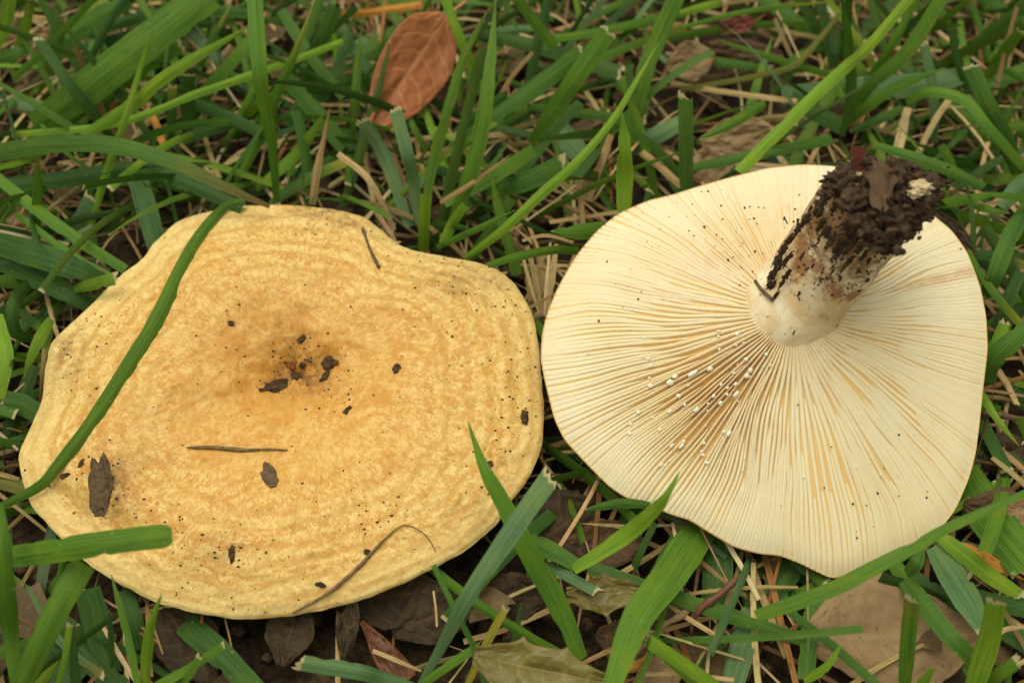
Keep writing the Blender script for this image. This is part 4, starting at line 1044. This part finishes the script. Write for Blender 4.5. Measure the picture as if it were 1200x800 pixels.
# ------------------------------------------------------------------ filler: the mass of grass and straw between the traced blades
def in_poly(px, py, rim, c, R, grow=1.0):
    th, t = polar(px, py, c, R); return t < grow

def mass(name, label, mat, count, length, width, tints, zbase, lift, region, dens, dry, cols=4, n=9, shade=1.0):
    V, F, T, B = [], [], [], []; k = 0; made = 0; tries = 0
    while made < count and tries < count * 14:
        tries += 1
        x, y = random.uniform(*region[0]), random.uniform(*region[1])
        qx, qy = project(np.array((x, y, 0.0)))
        if random.random() > dens(qx, qy): continue
        L = random.uniform(*length); az = random.uniform(0, 2 * math.pi)
        el = random.uniform(*lift); droop = random.uniform(0.1, 0.9)
        s = np.linspace(0, 1, n)
        e = el - droop * s * 1.2
        d = np.stack([np.cos(e) * math.cos(az), np.cos(e) * math.sin(az), np.sin(e)], -1) * (L / (n - 1))
        curl = random.uniform(-0.5, 0.5)
        ca, sa = np.cos(curl * s), np.sin(curl * s)
        d = np.stack([d[:, 0] * ca - d[:, 1] * sa, d[:, 0] * sa + d[:, 1] * ca, d[:, 2]], -1)
        path = np.array((x, y, random.uniform(*zbase))) + np.vstack([[0, 0, 0], np.cumsum(d[:-1], 0)])
        path[:, 2] = np.maximum(path[:, 2], 0.0012)
        if np.abs(path[:, 2]).max() > 0.05: continue
        vx, vy = project(path)
        ok = True
        for c, R, zz in ((CAP_C, cap_R, 0.008), (GILL_C, gill_R, 0.011)):
            _, t = polar(vx, vy, c, R)
            if np.any((t < 1.04) & (path[:, 2] > zz)): ok = False
        if not ok: continue
        w = random.uniform(*width)
        W = w * (np.interp(s, [0, 0.15, 0.4, 0.8, 1], [0.7, 0.9, 1, 0.65, 0.08]) if random.random() < 0.45 else np.interp(s, [0, 0.2, 1], [0.75, 1, 0.95]))
        v, f, tn, buv = strip(path, W, random.uniform(-0.9, 0.9), tuple(q * shade for q in jitter(TINT[random.choice(tints)], 0.22)), dry * (random.random() < 0.3), random.uniform(0.04, 0.2), cols, seed=random.random())
        V.append(v); F.append(f + k); T.append(tn); B.append(buv); k += len(v); made += 1
    me = mesh_from(name, np.vstack(V), np.vstack(F), mat)
    attr(me, "tint", np.vstack(T), 'FLOAT_COLOR'); attr(me, "buv", np.vstack(B), 'FLOAT_VECTOR')
    tag(link(name, me), label, None, None, "stuff")

def d_grass(x, y):
    if 280 < x < 700 and y > 600: return 0.04
    if 700 <= x < 1010 and y > 660: return 0.20
    if x >= 960 and y > 640: return 0.22
    if x <= 280 and y > 600: return 0.45
    if 765 < x < 960 and y < 200: return 0.05
    if 560 < x < 760 and 100 < y < 420: return 0.42
    return 1.0
REG = ((-0.20, 0.20), (-0.11, 0.24))
mass("grass", "tangled green lawn grass filling the ground between the larger blades", M_BLADE, 1900, (0.018, 0.055), (0.0009, 0.0031), "gggmmmddub", (-0.001, 0.004), (0.1, 1.0), REG, d_grass, 1.0, shade=0.85)  # filler tint darkened to put shade into the gaps between blades
def d_straw(x, y):
    if 280 < x < 700 and y > 600: return 0.10
    if 700 <= x < 960 and y > 640: return 0.4
    if x < 280 and y > 600: return 0.35
    if 765 < x < 960 and y < 200: return 0.45
    if 950 < x < 1150 and y > 650: return 0.15
    return 1.0
mass("dead_grass", "pale dead grass stems matted low over the soil", M_STRAW, 3400, (0.010, 0.05), (0.00035, 0.0013), "sssttttwwkr", (0.001, 0.008), (-0.05, 0.3), REG, d_straw, 0.0, 3, 7)

# ------------------------------------------------------------------ dead leaves
def leaf(name, label, mat, base, tip, half, z, roll=0.0, curl=0.0, cup=0.15, teeth=0.0, veins=6, cat="dead leaf", petiole=None, rag=0.0, group="dead leaves on the ground", tipw=0.04):
    nu, nw = 110, 41
    B = P(base[0], base[1], z[0] * 0.001); T_ = P(tip[0], tip[1], z[1] * 0.001)
    ax = T_ - B; L = np.linalg.norm(ax); ax /= L
    view = CP - (B + T_) / 2; view /= np.linalg.norm(view)
    sd0 = np.cross(ax, view); sd0 /= np.linalg.norm(sd0); nr0 = np.cross(sd0, ax)
    sd_ = sd0 * math.cos(roll) + nr0 * math.sin(roll); nr = np.cross(sd_, ax)
    u = np.linspace(0, 1, nu); w = np.linspace(-1, 1, nw)
    U, W = np.meshgrid(u, w, indexing='ij')
    dep = float(((B + T_) / 2 - CP) @ FWD)
    hl = np.interp(u, np.linspace(0, 1, len(half[0])), half[0]); hr = np.interp(u, np.linspace(0, 1, len(half[1])), half[1])
    ker = np.array([1, 2, 1]) / 4.0
    for _ in range(2):
        hl[1:-1] = np.convolve(hl, ker, 'valid'); hr[1:-1] = np.convolve(hr, ker, 'valid')
    if teeth:
        ph = (u * teeth) % 1.0
        sp = 1 + 0.34 * (np.abs(ph - 0.5) * 2) ** 4 - 0.10
        hl = hl * sp; hr = hr * sp
    if rag:
        hl = hl * (1 + rag * fbm(np.stack([u * 9, 0 * u + len(label), 0 * u], -1), 3)); hr = hr * (1 + rag * fbm(np.stack([u * 9, 0 * u + 40, 0 * u], -1), 4))
    hwm = np.where(W < 0, hl[:, None], hr[:, None]) * dep / FPX
    ws = W * hwm
    # side veins run forward from the midrib
    vph = (U - np.abs(W) ** 1.4 * 0.2 + 0.02 * vnoise(np.stack([U * 6, W * 4, 0 * U], -1), 9)) * veins
    vn = np.exp(-(((vph + 0.5) % 1.0 - 0.5) / 0.06) ** 2) * (np.abs(W) < 0.93)
    mid = np.exp(-(W / 0.055) ** 2)
    vein = np.clip(np.maximum(vn * 0.75, mid), 0, 1)
    h = cup * (np.abs(ws)) + curl * L * (U - 0.5) ** 2 * 2 - 0.00012 * vein + 0.0006 * fbm(np.stack([U * 4 + len(label), W * 2.0, 0 * U], -1), 21, 3)
    v = B + ax * (U * L)[..., None] + sd_ * ws[..., None] + nr * h[..., None]
    v[..., 2] = np.maximum(v[..., 2], 0.0008)
    o = empty_base(name, v.reshape(-1, 3), grid_faces(nu, nw), mat)
    attr(o.data, "vein", vein.ravel())
    md = o.modifiers.new("thickness", 'SOLIDIFY'); md.thickness = 0.00022; md.offset = 0
    tag(o, label, cat, group, "thing")
    if petiole:
        q = catmull(P(np.array([p[0] for p in petiole], float), np.array([p[1] for p in petiole], float), np.array([p[2] for p in petiole]) * 0.001), 8)
        rv, rf = tube(q, 0.00045, 6)
        me = mesh_from("leaf_stalk", np.asarray(rv) - np.array(o.location), rf, mat)
        attr(me, "vein", np.ones(len(rv))); link("leaf_stalk", me, o)
    return o

leaf("dead_leaf", "orange brown oval leaf lying tilted among blades near the top", M_L_ORANGE, (520, 22), (436, 148), ([10,31,42,44,41,35,26,10], [13,34,40,40,37,31,22,8]), (24, 14), 0.15, 0.10, 0.10, petiole=[(520,22,24),(530,14,25),(546,2,25)])
H = ([6,18,30,34,30,20,4], [6,18,30,34,30,20,4])
def HW(k): return ([a * k for a in H[0]], [a * k for a in H[1]])
leaf("dead_leaf", "spiny olive dry leaf resting at the bottom edge", M_L_HOLLY, (556, 768), (712, 800), ([8,20,26,28,28,24,16,8], [8,30,40,42,40,30,20,8]), (16, 16), 0.1, 0.05, 0.20, 3.0, cat="dead leaf")
leaf("dead_leaf", "small curled spiny olive leaf beside the widest grass blade", M_L_HOLLY, (664, 696), (756, 694), ([6,14,20,18,16,4], [6,20,24,22,16,4]), (12, 13), 0.15, 0.1, 0.25, 2.0)
leaf("dead_leaf", "large flat tan leaf under the blades in front of the gilled cap", M_L_TAN, (950, 746), (1150, 742), ([20,62,76,66,50,30,10], [20,40,58,66,62,40,12]), (8, 9), 0.0, 0.02, 0.03, veins=5, rag=0.06)
leaf("dead_leaf", "brown leaf with a paler panel at the edge beyond the gilled cap", M_L_BROWN, (1130, 590), (1222, 620), HW(1.0), (10, 10), 0.1, 0.03, 0.08, rag=0.05)
leaf("dead_leaf", "flat tan leaf piece lying over the brown one at the edge", M_L_TAN, (1172, 590), (1226, 612), HW(0.6), (13, 13), 0.1, 0.03, 0.08)
leaf("husk", "rust brown husk standing pointed under the ochre cap's front", M_HUSK, (474, 800), (424, 728), ([16,17,15,12,7,2], [16,17,15,12,7,2]), (6, 10), 0.1, 0.05, -0.45, cat="seed husk", veins=1)
leaf("dead_leaf", "dark leaf lying beneath the ochre cap's front rim", M_L_DARK, (390, 706), (520, 690), HW(1.1), (4, 6), 0.0, 0.04, 0.1, rag=0.06)
leaf("dead_leaf", "dark folded leaf under the ochre cap above the level bottom blade", M_L_DARK, (330, 780), (352, 700), HW(0.9), (4, 8), 0.3, 0.04, 0.2, rag=0.05)
leaf("dead_leaf", "narrow dark leaf with pale edges leaning under the ochre cap", M_L_DARK, (402, 770), (416, 700), HW(0.42), (6, 10), 0.3, 0.04, 0.3, veins=2)
leaf("dead_leaf", "veined brown leaf under the ochre cap behind the torn-tipped blade", M_L_DARK, (250, 800), (190, 706), HW(1.1), (3, 6), 0.0, 0.05, 0.1, rag=0.05)
leaf("dead_leaf", "dark leaf lying behind the rust brown husk", M_L_DARK, (460, 742), (556, 700), HW(1.0), (3, 5), 0.0, 0.04, 0.1, rag=0.05)
leaf("dead_leaf", "dark veined leaf in the shade between the two caps", M_L_DARK, (620, 640), (700, 590), HW(1.3), (4, 6), 0.0, 0.03, 0.1, rag=0.05)
leaf("dead_leaf", "brown leaf half hidden beneath the sharp bright blade", M_L_BROWN, (660, 640), (756, 636), HW(0.9), (3, 5), 0.0, 0.03, 0.1, rag=0.05)
leaf("dead_leaf", "dark scrap of leaf under the pointed blade between the caps", M_L_DARK, (560, 700), (640, 700), HW(0.9), (3, 4), 0.0, 0.04, 0.1, rag=0.06)
leaf("dead_leaf", "crumpled brown leaf behind the small curled spiny leaf", M_L_BROWN, (700, 740), (770, 770), HW(0.9), (3, 4), 0.0, 0.06, 0.1, rag=0.1)
leaf("dead_leaf", "tan leaf fragment at the bottom edge under the mottled blade", M_L_TAN, (740, 812), (800, 776), HW(0.7), (4, 5), 0.0, 0.05, 0.1, rag=0.08)
leaf("dead_leaf", "flat grey brown leaf among litter near the top edge", M_L_BROWN, (818, 60), (918, 66), ([8,14,17,17,12,4], [8,14,17,16,10,4]), (9, 10), 0.0, 0.02, 0.06, rag=0.05)
leaf("dead_leaf", "small reddish leaf at the top edge above the litter", M_L_RED, (842, 30), (886, 26), HW(0.36), (11, 12), 0.0, 0.03, 0.1)
leaf("dead_leaf", "tan curled leaf beside the square-ended upright blade", M_L_TAN, (780, 78), (838, 66), HW(0.7), (9, 11), 0.0, 0.08, 0.2, rag=0.06)
leaf("dead_leaf", "tan leaf lying behind the gilled cap under the short pointed blade", M_L_TAN, (820, 166), (908, 152), HW(0.7), (9, 10), 0.0, 0.03, 0.08, rag=0.05)
leaf("dead_leaf", "dull tan leaf touching the gilled cap's back edge", M_L_TAN, (806, 206), (858, 186), HW(0.75), (9, 10), 0.0, 0.03, 0.08, rag=0.08)
leaf("dead_leaf", "tan leaf in the gap under the arched blade by the ochre cap's shoulder", M_L_TAN, (0, 268), (60, 244), HW(0.8), (3, 4), 0.0, 0.03, 0.08, rag=0.08)
leaf("dead_leaf", "dark purple brown leaf under the arched blade near the edge", M_L_BROWN, (6, 212), (40, 196), HW(0.4), (4, 5), 0.0, 0.03, 0.08)
leaf("dead_leaf", "brown leaf lying just beyond the tip of the oval leaf", M_L_BROWN, (496, 128), (560, 110), HW(0.75), (4, 6), 0.0, 0.04, 0.1, rag=0.06)
leaf("dead_leaf", "dark brown leaf under the muddy stem at the gilled cap's back edge", M_L_DARK, (1088, 244), (1142, 300), HW(0.4), (20, 17), 0.2, 0.05, 0.1)
leaf("dead_leaf", "tan leaf among straw beyond the muddy stem", M_L_TAN, (1112, 300), (1180, 268), HW(0.7), (3, 4), 0.0, 0.03, 0.08, rag=0.08)
leaf("dead_leaf", "dark leaf curled by the gilled cap's lower side", M_L_DARK, (1150, 545), (1206, 520), HW(0.8), (3, 4), 0.0, 0.03, 0.1, rag=0.06)
leaf("dead_leaf", "dark brown leaf at the bottom corner beneath the stout blade", M_L_DARK, (1090, 800), (1190, 760), HW(1.0), (2, 3), 0.0, 0.03, 0.08, rag=0.05)

def litter():
    V, F, k = [], [], 0
    for _ in range(420):
        x, y = random.uniform(-0.18, 0.18), random.uniform(-0.11, 0.22)
        qx, qy = project(np.array((x, y, 0.003)))
        if polar(qx, qy, CAP_C, cap_R)[1] < 1.22 or polar(qx, qy, GILL_C, gill_R)[1] < 1.22: continue
        r = random.uniform(0.002, 0.0075); m = 9
        a = np.sort(np.array([random.uniform(0, 6.28) for _ in range(m)]))
        rr = r * np.array([random.uniform(0.55, 1.1) for _ in range(m)])
        tilt = np.array((random.gauss(0, 0.3), random.gauss(0, 0.3))); cv = random.uniform(-25, 25)
        q = np.stack([np.cos(a) * rr * random.uniform(0.7, 1.3), np.sin(a) * rr], -1)
        q = np.vstack([[0, 0], q * 0.55, q])
        z = q @ tilt + cv * (q ** 2).sum(1)
        z = z - z.min() + random.uniform(0.0005, 0.004)
        V.append(np.c_[q + (x, y), z])
        for j in range(m):
            j2 = (j + 1) % m
            F += [(k, k + 1 + j, k + 1 + j2), (k + 1 + j, k + 1 + m + j, k + 1 + m + j2), (k + 1 + j, k + 1 + m + j2, k + 1 + j2)]
        k += len(q)
    me = mesh_from("leaf_litter", np.vstack(V), np.array(F), M_LITTER)
    attr(me, "vein", np.zeros(k))
    tag(link("leaf_litter", me), "scraps of brown and tan leaf mould lying over the soil", None, None, "stuff")
M_LITTER = mat_leaf("leaf_litter", S(112, 92, 56), S(66, 52, 31), S(138, 116, 74), S(100, 80, 50), 0.75)
litter()

# woody bits
def rod(name, label, cat, mat, pts, rads, group=None, on_cap=False, lift=0.0, n=18, wob=0.0):
    a = np.array([p[:2] for p in pts], float)
    if on_cap: q = cap_point(a[:, 0], a[:, 1], lift)
    else: q = P(a[:, 0], a[:, 1], np.array([p[2] for p in pts]) * 0.001)
    q = catmull(q, n)
    if on_cap:                                   # keep it on the skin
        for i in range(n):
            x, y = project(q[i]); th, t = polar(x, y, CAP_C, cap_R)
            if t < 1: q[i] = cap_point(x, y, lift)
    r = np.interp(np.linspace(0, 1, n), np.linspace(0, 1, len(rads)), rads) * 0.001
    r = r * (1 + wob * vnoise(np.stack([np.arange(n) * 0.9, 0 * r, 0 * r], -1), len(label)))
    v, f = tube(q, r, 8)
    o = empty_base(name, v, f, mat)
    if mat in (M_STRAW,):
        attr(o.data, "tint", np.tile(np.array(list(TINT['t']) + [0.0]), (len(v), 1)), 'FLOAT_COLOR'); attr(o.data, "buv", np.asarray(v) * 300, 'FLOAT_VECTOR')
    tag(o, label, cat, group, "thing")
    return o
rod("twig", "short dark twig lying on the ochre cap's upper shoulder", "twig", M_BARK, [(425,267),(432,288),(438,301),(444,313)], [0.36,0.28,0.28,0.32,0.5], "twigs", True, 0.0004, wob=0.3)
st = rod("twig", "pale splintered grass stalk lying across the ochre cap's middle", "twig", M_STALK, [(219,524),(250,524),(285,527),(312,526),(337,527)], [0.22,0.38,0.36,0.42,0.24,0.14], "twigs", True, 0.0004, wob=0.3)
rod("straw", "curved dry grass blade lying along the ochre cap's lower front", "straw", M_STALK, [(343,718),(385,694),(420,664),(448,634),(470,616),(484,617),(500,628),(511,646)], [0.16,0.25,0.34,0.34,0.26,0.15,0.1,0.08], "dead straws in the lawn", True, 0.0004, 30, 0.2)
rod("twig", "forked reddish twig on the ground under the gilled cap", "twig", M_HUSK, [(866,676,12),(844,696,11),(822,712,10),(812,728,8),(810,744,6)], [0.7,0.5,0.8,0.5,0.3], "twigs", wob=0.4)
rod("plant_root", "pale knobbly root lying beneath the widest grass blade", "root", M_L_TAN, [(816,708,8),(796,722,9),(778,732,9),(764,748,8),(742,768,6)], [0.3,0.6,0.4,0.6,0.3], None, wob=0.5)
rod("plant_root", "orange brown rootlet running off the bottom edge", "root", M_L_GOLD, [(764,764,8),(744,780,9),(716,792,8),(696,790,6)], [0.5,0.8,0.8,0.5], None, wob=0.4)
rod("twig", "thin dark twig in the upturned corner beyond the gilled cap", "twig", M_BARK, [(1150,484,8),(1172,486,8),(1206,494,8)], [0.6,0.7,0.6], "twigs", wob=0.3)
for o in [x for x in bpy.data.objects if x.name.startswith("plant_root") and x.type == 'MESH']:
    attr(o.data, "vein", np.zeros(len(o.data.vertices)))

# debris resting on the ochre cap
def flake(label, cat, name, mat, poly_c, rx, ry, rot, h=0.35, seed=0, rough=0.5, group="earth crumbs on the ochre cap"):
    th, t = polar(poly_c[0], poly_c[1], CAP_C, cap_R)
    c = cap_point(poly_c[0], poly_c[1], h * 0.0002)
    k = float((c - CP) @ FWD) / FPX * (0.85 if rx < 12 else 1.0); h = h * (0.55 if rx < 12 else 1.0)
    ex = P(poly_c[0] + 10 * math.cos(rot), poly_c[1] + 10 * math.sin(rot), cap_z(poly_c[0] + 10 * math.cos(rot), poly_c[1] + 10 * math.sin(rot))) - cap_point(*poly_c)
    ex /= np.linalg.norm(ex)
    ey = P(poly_c[0] - 10 * math.sin(rot), poly_c[1] + 10 * math.cos(rot), cap_z(poly_c[0] - 10 * math.sin(rot), poly_c[1] + 10 * math.cos(rot))) - cap_point(*poly_c)
    ey -= ex * (ey @ ex); ey /= np.linalg.norm(ey)
    ez = np.cross(ex, ey)
    v, f = lump((0, 0, 0), (rx * k, ry * k * 1.15, h * 0.001), rough, seed, freq=1.8, axes=np.array([ex, ey, ez]))
    o = empty_base(name, v + c, f, mat); tag(o, label, cat, group, "thing")
    return o
flake("long brown flake of bark stuck on the ochre cap's lower side", "bark flake", "bark_flake", M_BARK, (118, 578), 42, 12, math.radians(86), 0.22, 12, 0.5, None)
flake("small grey seed-like flake below the splintered stalk on the ochre cap", "seed flake", "seed_flake", M_BARK, (316, 557), 19, 8, math.radians(78), 0.6, 9, 0.35, None)
flake("dark earth pool sunk at the bottom of the ochre cap's hollow", "crumb", "earth_crumb", M_CRUMB, (322, 452), 17, 8, math.radians(-8), 0.4, 11, 0.5)
flake("black crumb on the rim of the ochre cap's hollow", "crumb", "earth_crumb", M_CRUMB, (386, 425), 10, 9, 0.5, 0.9, 12, 0.7)
flake("dark crumb trailing below the black one by the hollow", "crumb", "earth_crumb", M_CRUMB, (381, 440), 9, 4, -1.0, 0.5, 13, 0.6)
flake("rust red crumb in the ochre cap's hollow", "crumb", "earth_crumb", M_RUST, (342, 428), 6, 5, 0.3, 0.7, 14, 0.6)
flake("brown crumb beside the rust red one in the hollow", "crumb", "earth_crumb", M_CRUMB, (354, 428), 5, 3, 0.2, 0.5, 15, 0.6)
flake("ring of damp earth in the middle of the hollow", "crumb", "earth_crumb", M_CRUMB, (346, 438), 7, 6, 0.9, 0.4, 16, 0.7)
flake("crumb at the upper lip of the ochre cap's hollow", "crumb", "earth_crumb", M_CRUMB, (354, 397), 6, 3, -0.7, 0.4, 17, 0.6)
flake("tiny crumb at the pool's outer end in the hollow", "crumb", "earth_crumb", M_CRUMB, (306, 457), 4, 3, 0.2, 0.5, 18, 0.4)
flake("lone black crumb above the hollow on the ochre cap", "crumb", "earth_crumb", M_CRUMB, (271, 379), 4, 3.4, 0.4, 0.7, 19, 0.4)
flake("pair of brown crumbs down slope from the hollow", "crumb", "earth_crumb", M_CRUMB, (407, 480), 7, 3, -0.8, 0.5, 20, 0.6)
flake("round brown crumb on the ochre cap between hollow and gilled cap", "crumb", "earth_crumb", M_CRUMB, (465, 431), 5, 6, 0.2, 0.6, 21, 0.5)
flake("dark crumb near the ochre cap's rim facing the gilled cap", "crumb", "earth_crumb", M_CRUMB, (615, 490), 6, 8, 0.1, 0.9, 22, 0.45)
flake("crumb at the ochre cap's front beside the pointed blade", "crumb", "earth_crumb", M_CRUMB, (574, 543), 4, 4, 0.1, 0.6, 23, 0.5)
flake("slim black crumb by the dry grass blade on the front rim", "crumb", "earth_crumb", M_CRUMB, (376, 685), 7, 3, 0.3, 0.6, 24, 0.4)
flake("brown crumb just above the bark flake", "crumb", "earth_crumb", M_CRUMB, (95, 543), 4, 5, 0.1, 0.6, 25, 0.5)
flake("crumb in the dark scatter above the ochre cap's front rim", "crumb", "earth_crumb", M_CRUMB, (272, 648), 4, 9, 0.1, 0.5, 26, 0.6)
flake("crumb where the lower cap fold meets the edge", "crumb", "earth_crumb", M_CRUMB, (76, 557), 7, 2.5, -0.4, 0.4, 27, 0.5)
flake("dark crumb next to the curved dry blade", "crumb", "earth_crumb", M_CRUMB, (430, 646), 4, 3, -0.3, 0.6, 28, 0.5)

# scattered grains of soil on both caps
def grains():
    parts = []
    cl = [(78,425,26,30,60),(110,372,20,20,18),(545,330,55,30,90),(500,300,60,10,40),(400,262,40,10,40),(262,655,36,22,60),(430,600,40,22,36),(610,380,14,50,30),(300,715,60,6,26),(345,425,40,22,80),(130,560,40,30,45),(600,470,20,50,24),(388,450,18,26,40),(575,530,16,20,14),(240,395,120,80,26),(380,560,200,90,70),(180,620,60,40,30),(470,400,90,80,40)]
    for cx, cy, sx, sy, n in cl:
        for _ in range(n * 2):
            x, y = random.gauss(cx, sx), random.gauss(cy, sy)
            if polar(x, y, CAP_C, cap_R)[1] > 0.985: continue
            r = random.choice([0.35, 0.4, 0.45, 0.5, 0.6, 0.7, 1.0, 1.4]) * 0.000165
            parts.append(lump(cap_point(x, y, 0.00002), (r * random.uniform(0.7, 1.5), r, r * 0.4), 0.5, len(parts) % 50, True))
    n_cap = len(parts)
    for cx, cy, sx, sy, n in [(850,255,50,22,50),(800,285,60,25,20),(880,300,20,20,16),(960,540,90,60,16),(760,330,50,40,12),(1040,580,50,20,8)]:
        for _ in range(n):
            x, y = random.gauss(cx, sx), random.gauss(cy, sy)
            th, t = polar(x, y, GILL_C, gill_R)
            if t > 0.97 or t < 0.2: continue
            p = gill_surface(np.array([th]), np.array([t]), np.array([0.05]))[0]
            r = random.choice([0.5, 0.6, 0.8, 1.0, 1.4]) * 0.000165
            parts.append(lump(p, (r, r * random.uniform(0.7, 1.4), r * 0.7), 0.4, len(parts) % 50, True))
    v, f = join(parts)
    tag(link("soil_grain", mesh_from("soil_grain", v, f, M_CRUMB)), "fine dark grains of soil sprinkled over both mushroom caps", None, None, "stuff")
grains()

# crumbs of earth and leaf mould on the ground
def ground_crumbs():
    parts = []
    for _ in range(1500):
        x, y = random.uniform(-0.17, 0.17), random.uniform(-0.11, 0.2)
        r = random.choice([0.5, 0.7, 0.9, 1.2, 1.8, 2.6]) * 0.001
        parts.append(lump((x, y, r * 0.2), (r, r * random.uniform(0.6, 1.3), r * 0.6), 0.7, len(parts) % 60, True, freq=2.2))
    v, f = join(parts)
    tag(link("soil_crumb", mesh_from("soil_crumb", v, f, M_MUD)), "loose crumbs of dark earth on the ground", None, None, "stuff")
ground_crumbs()
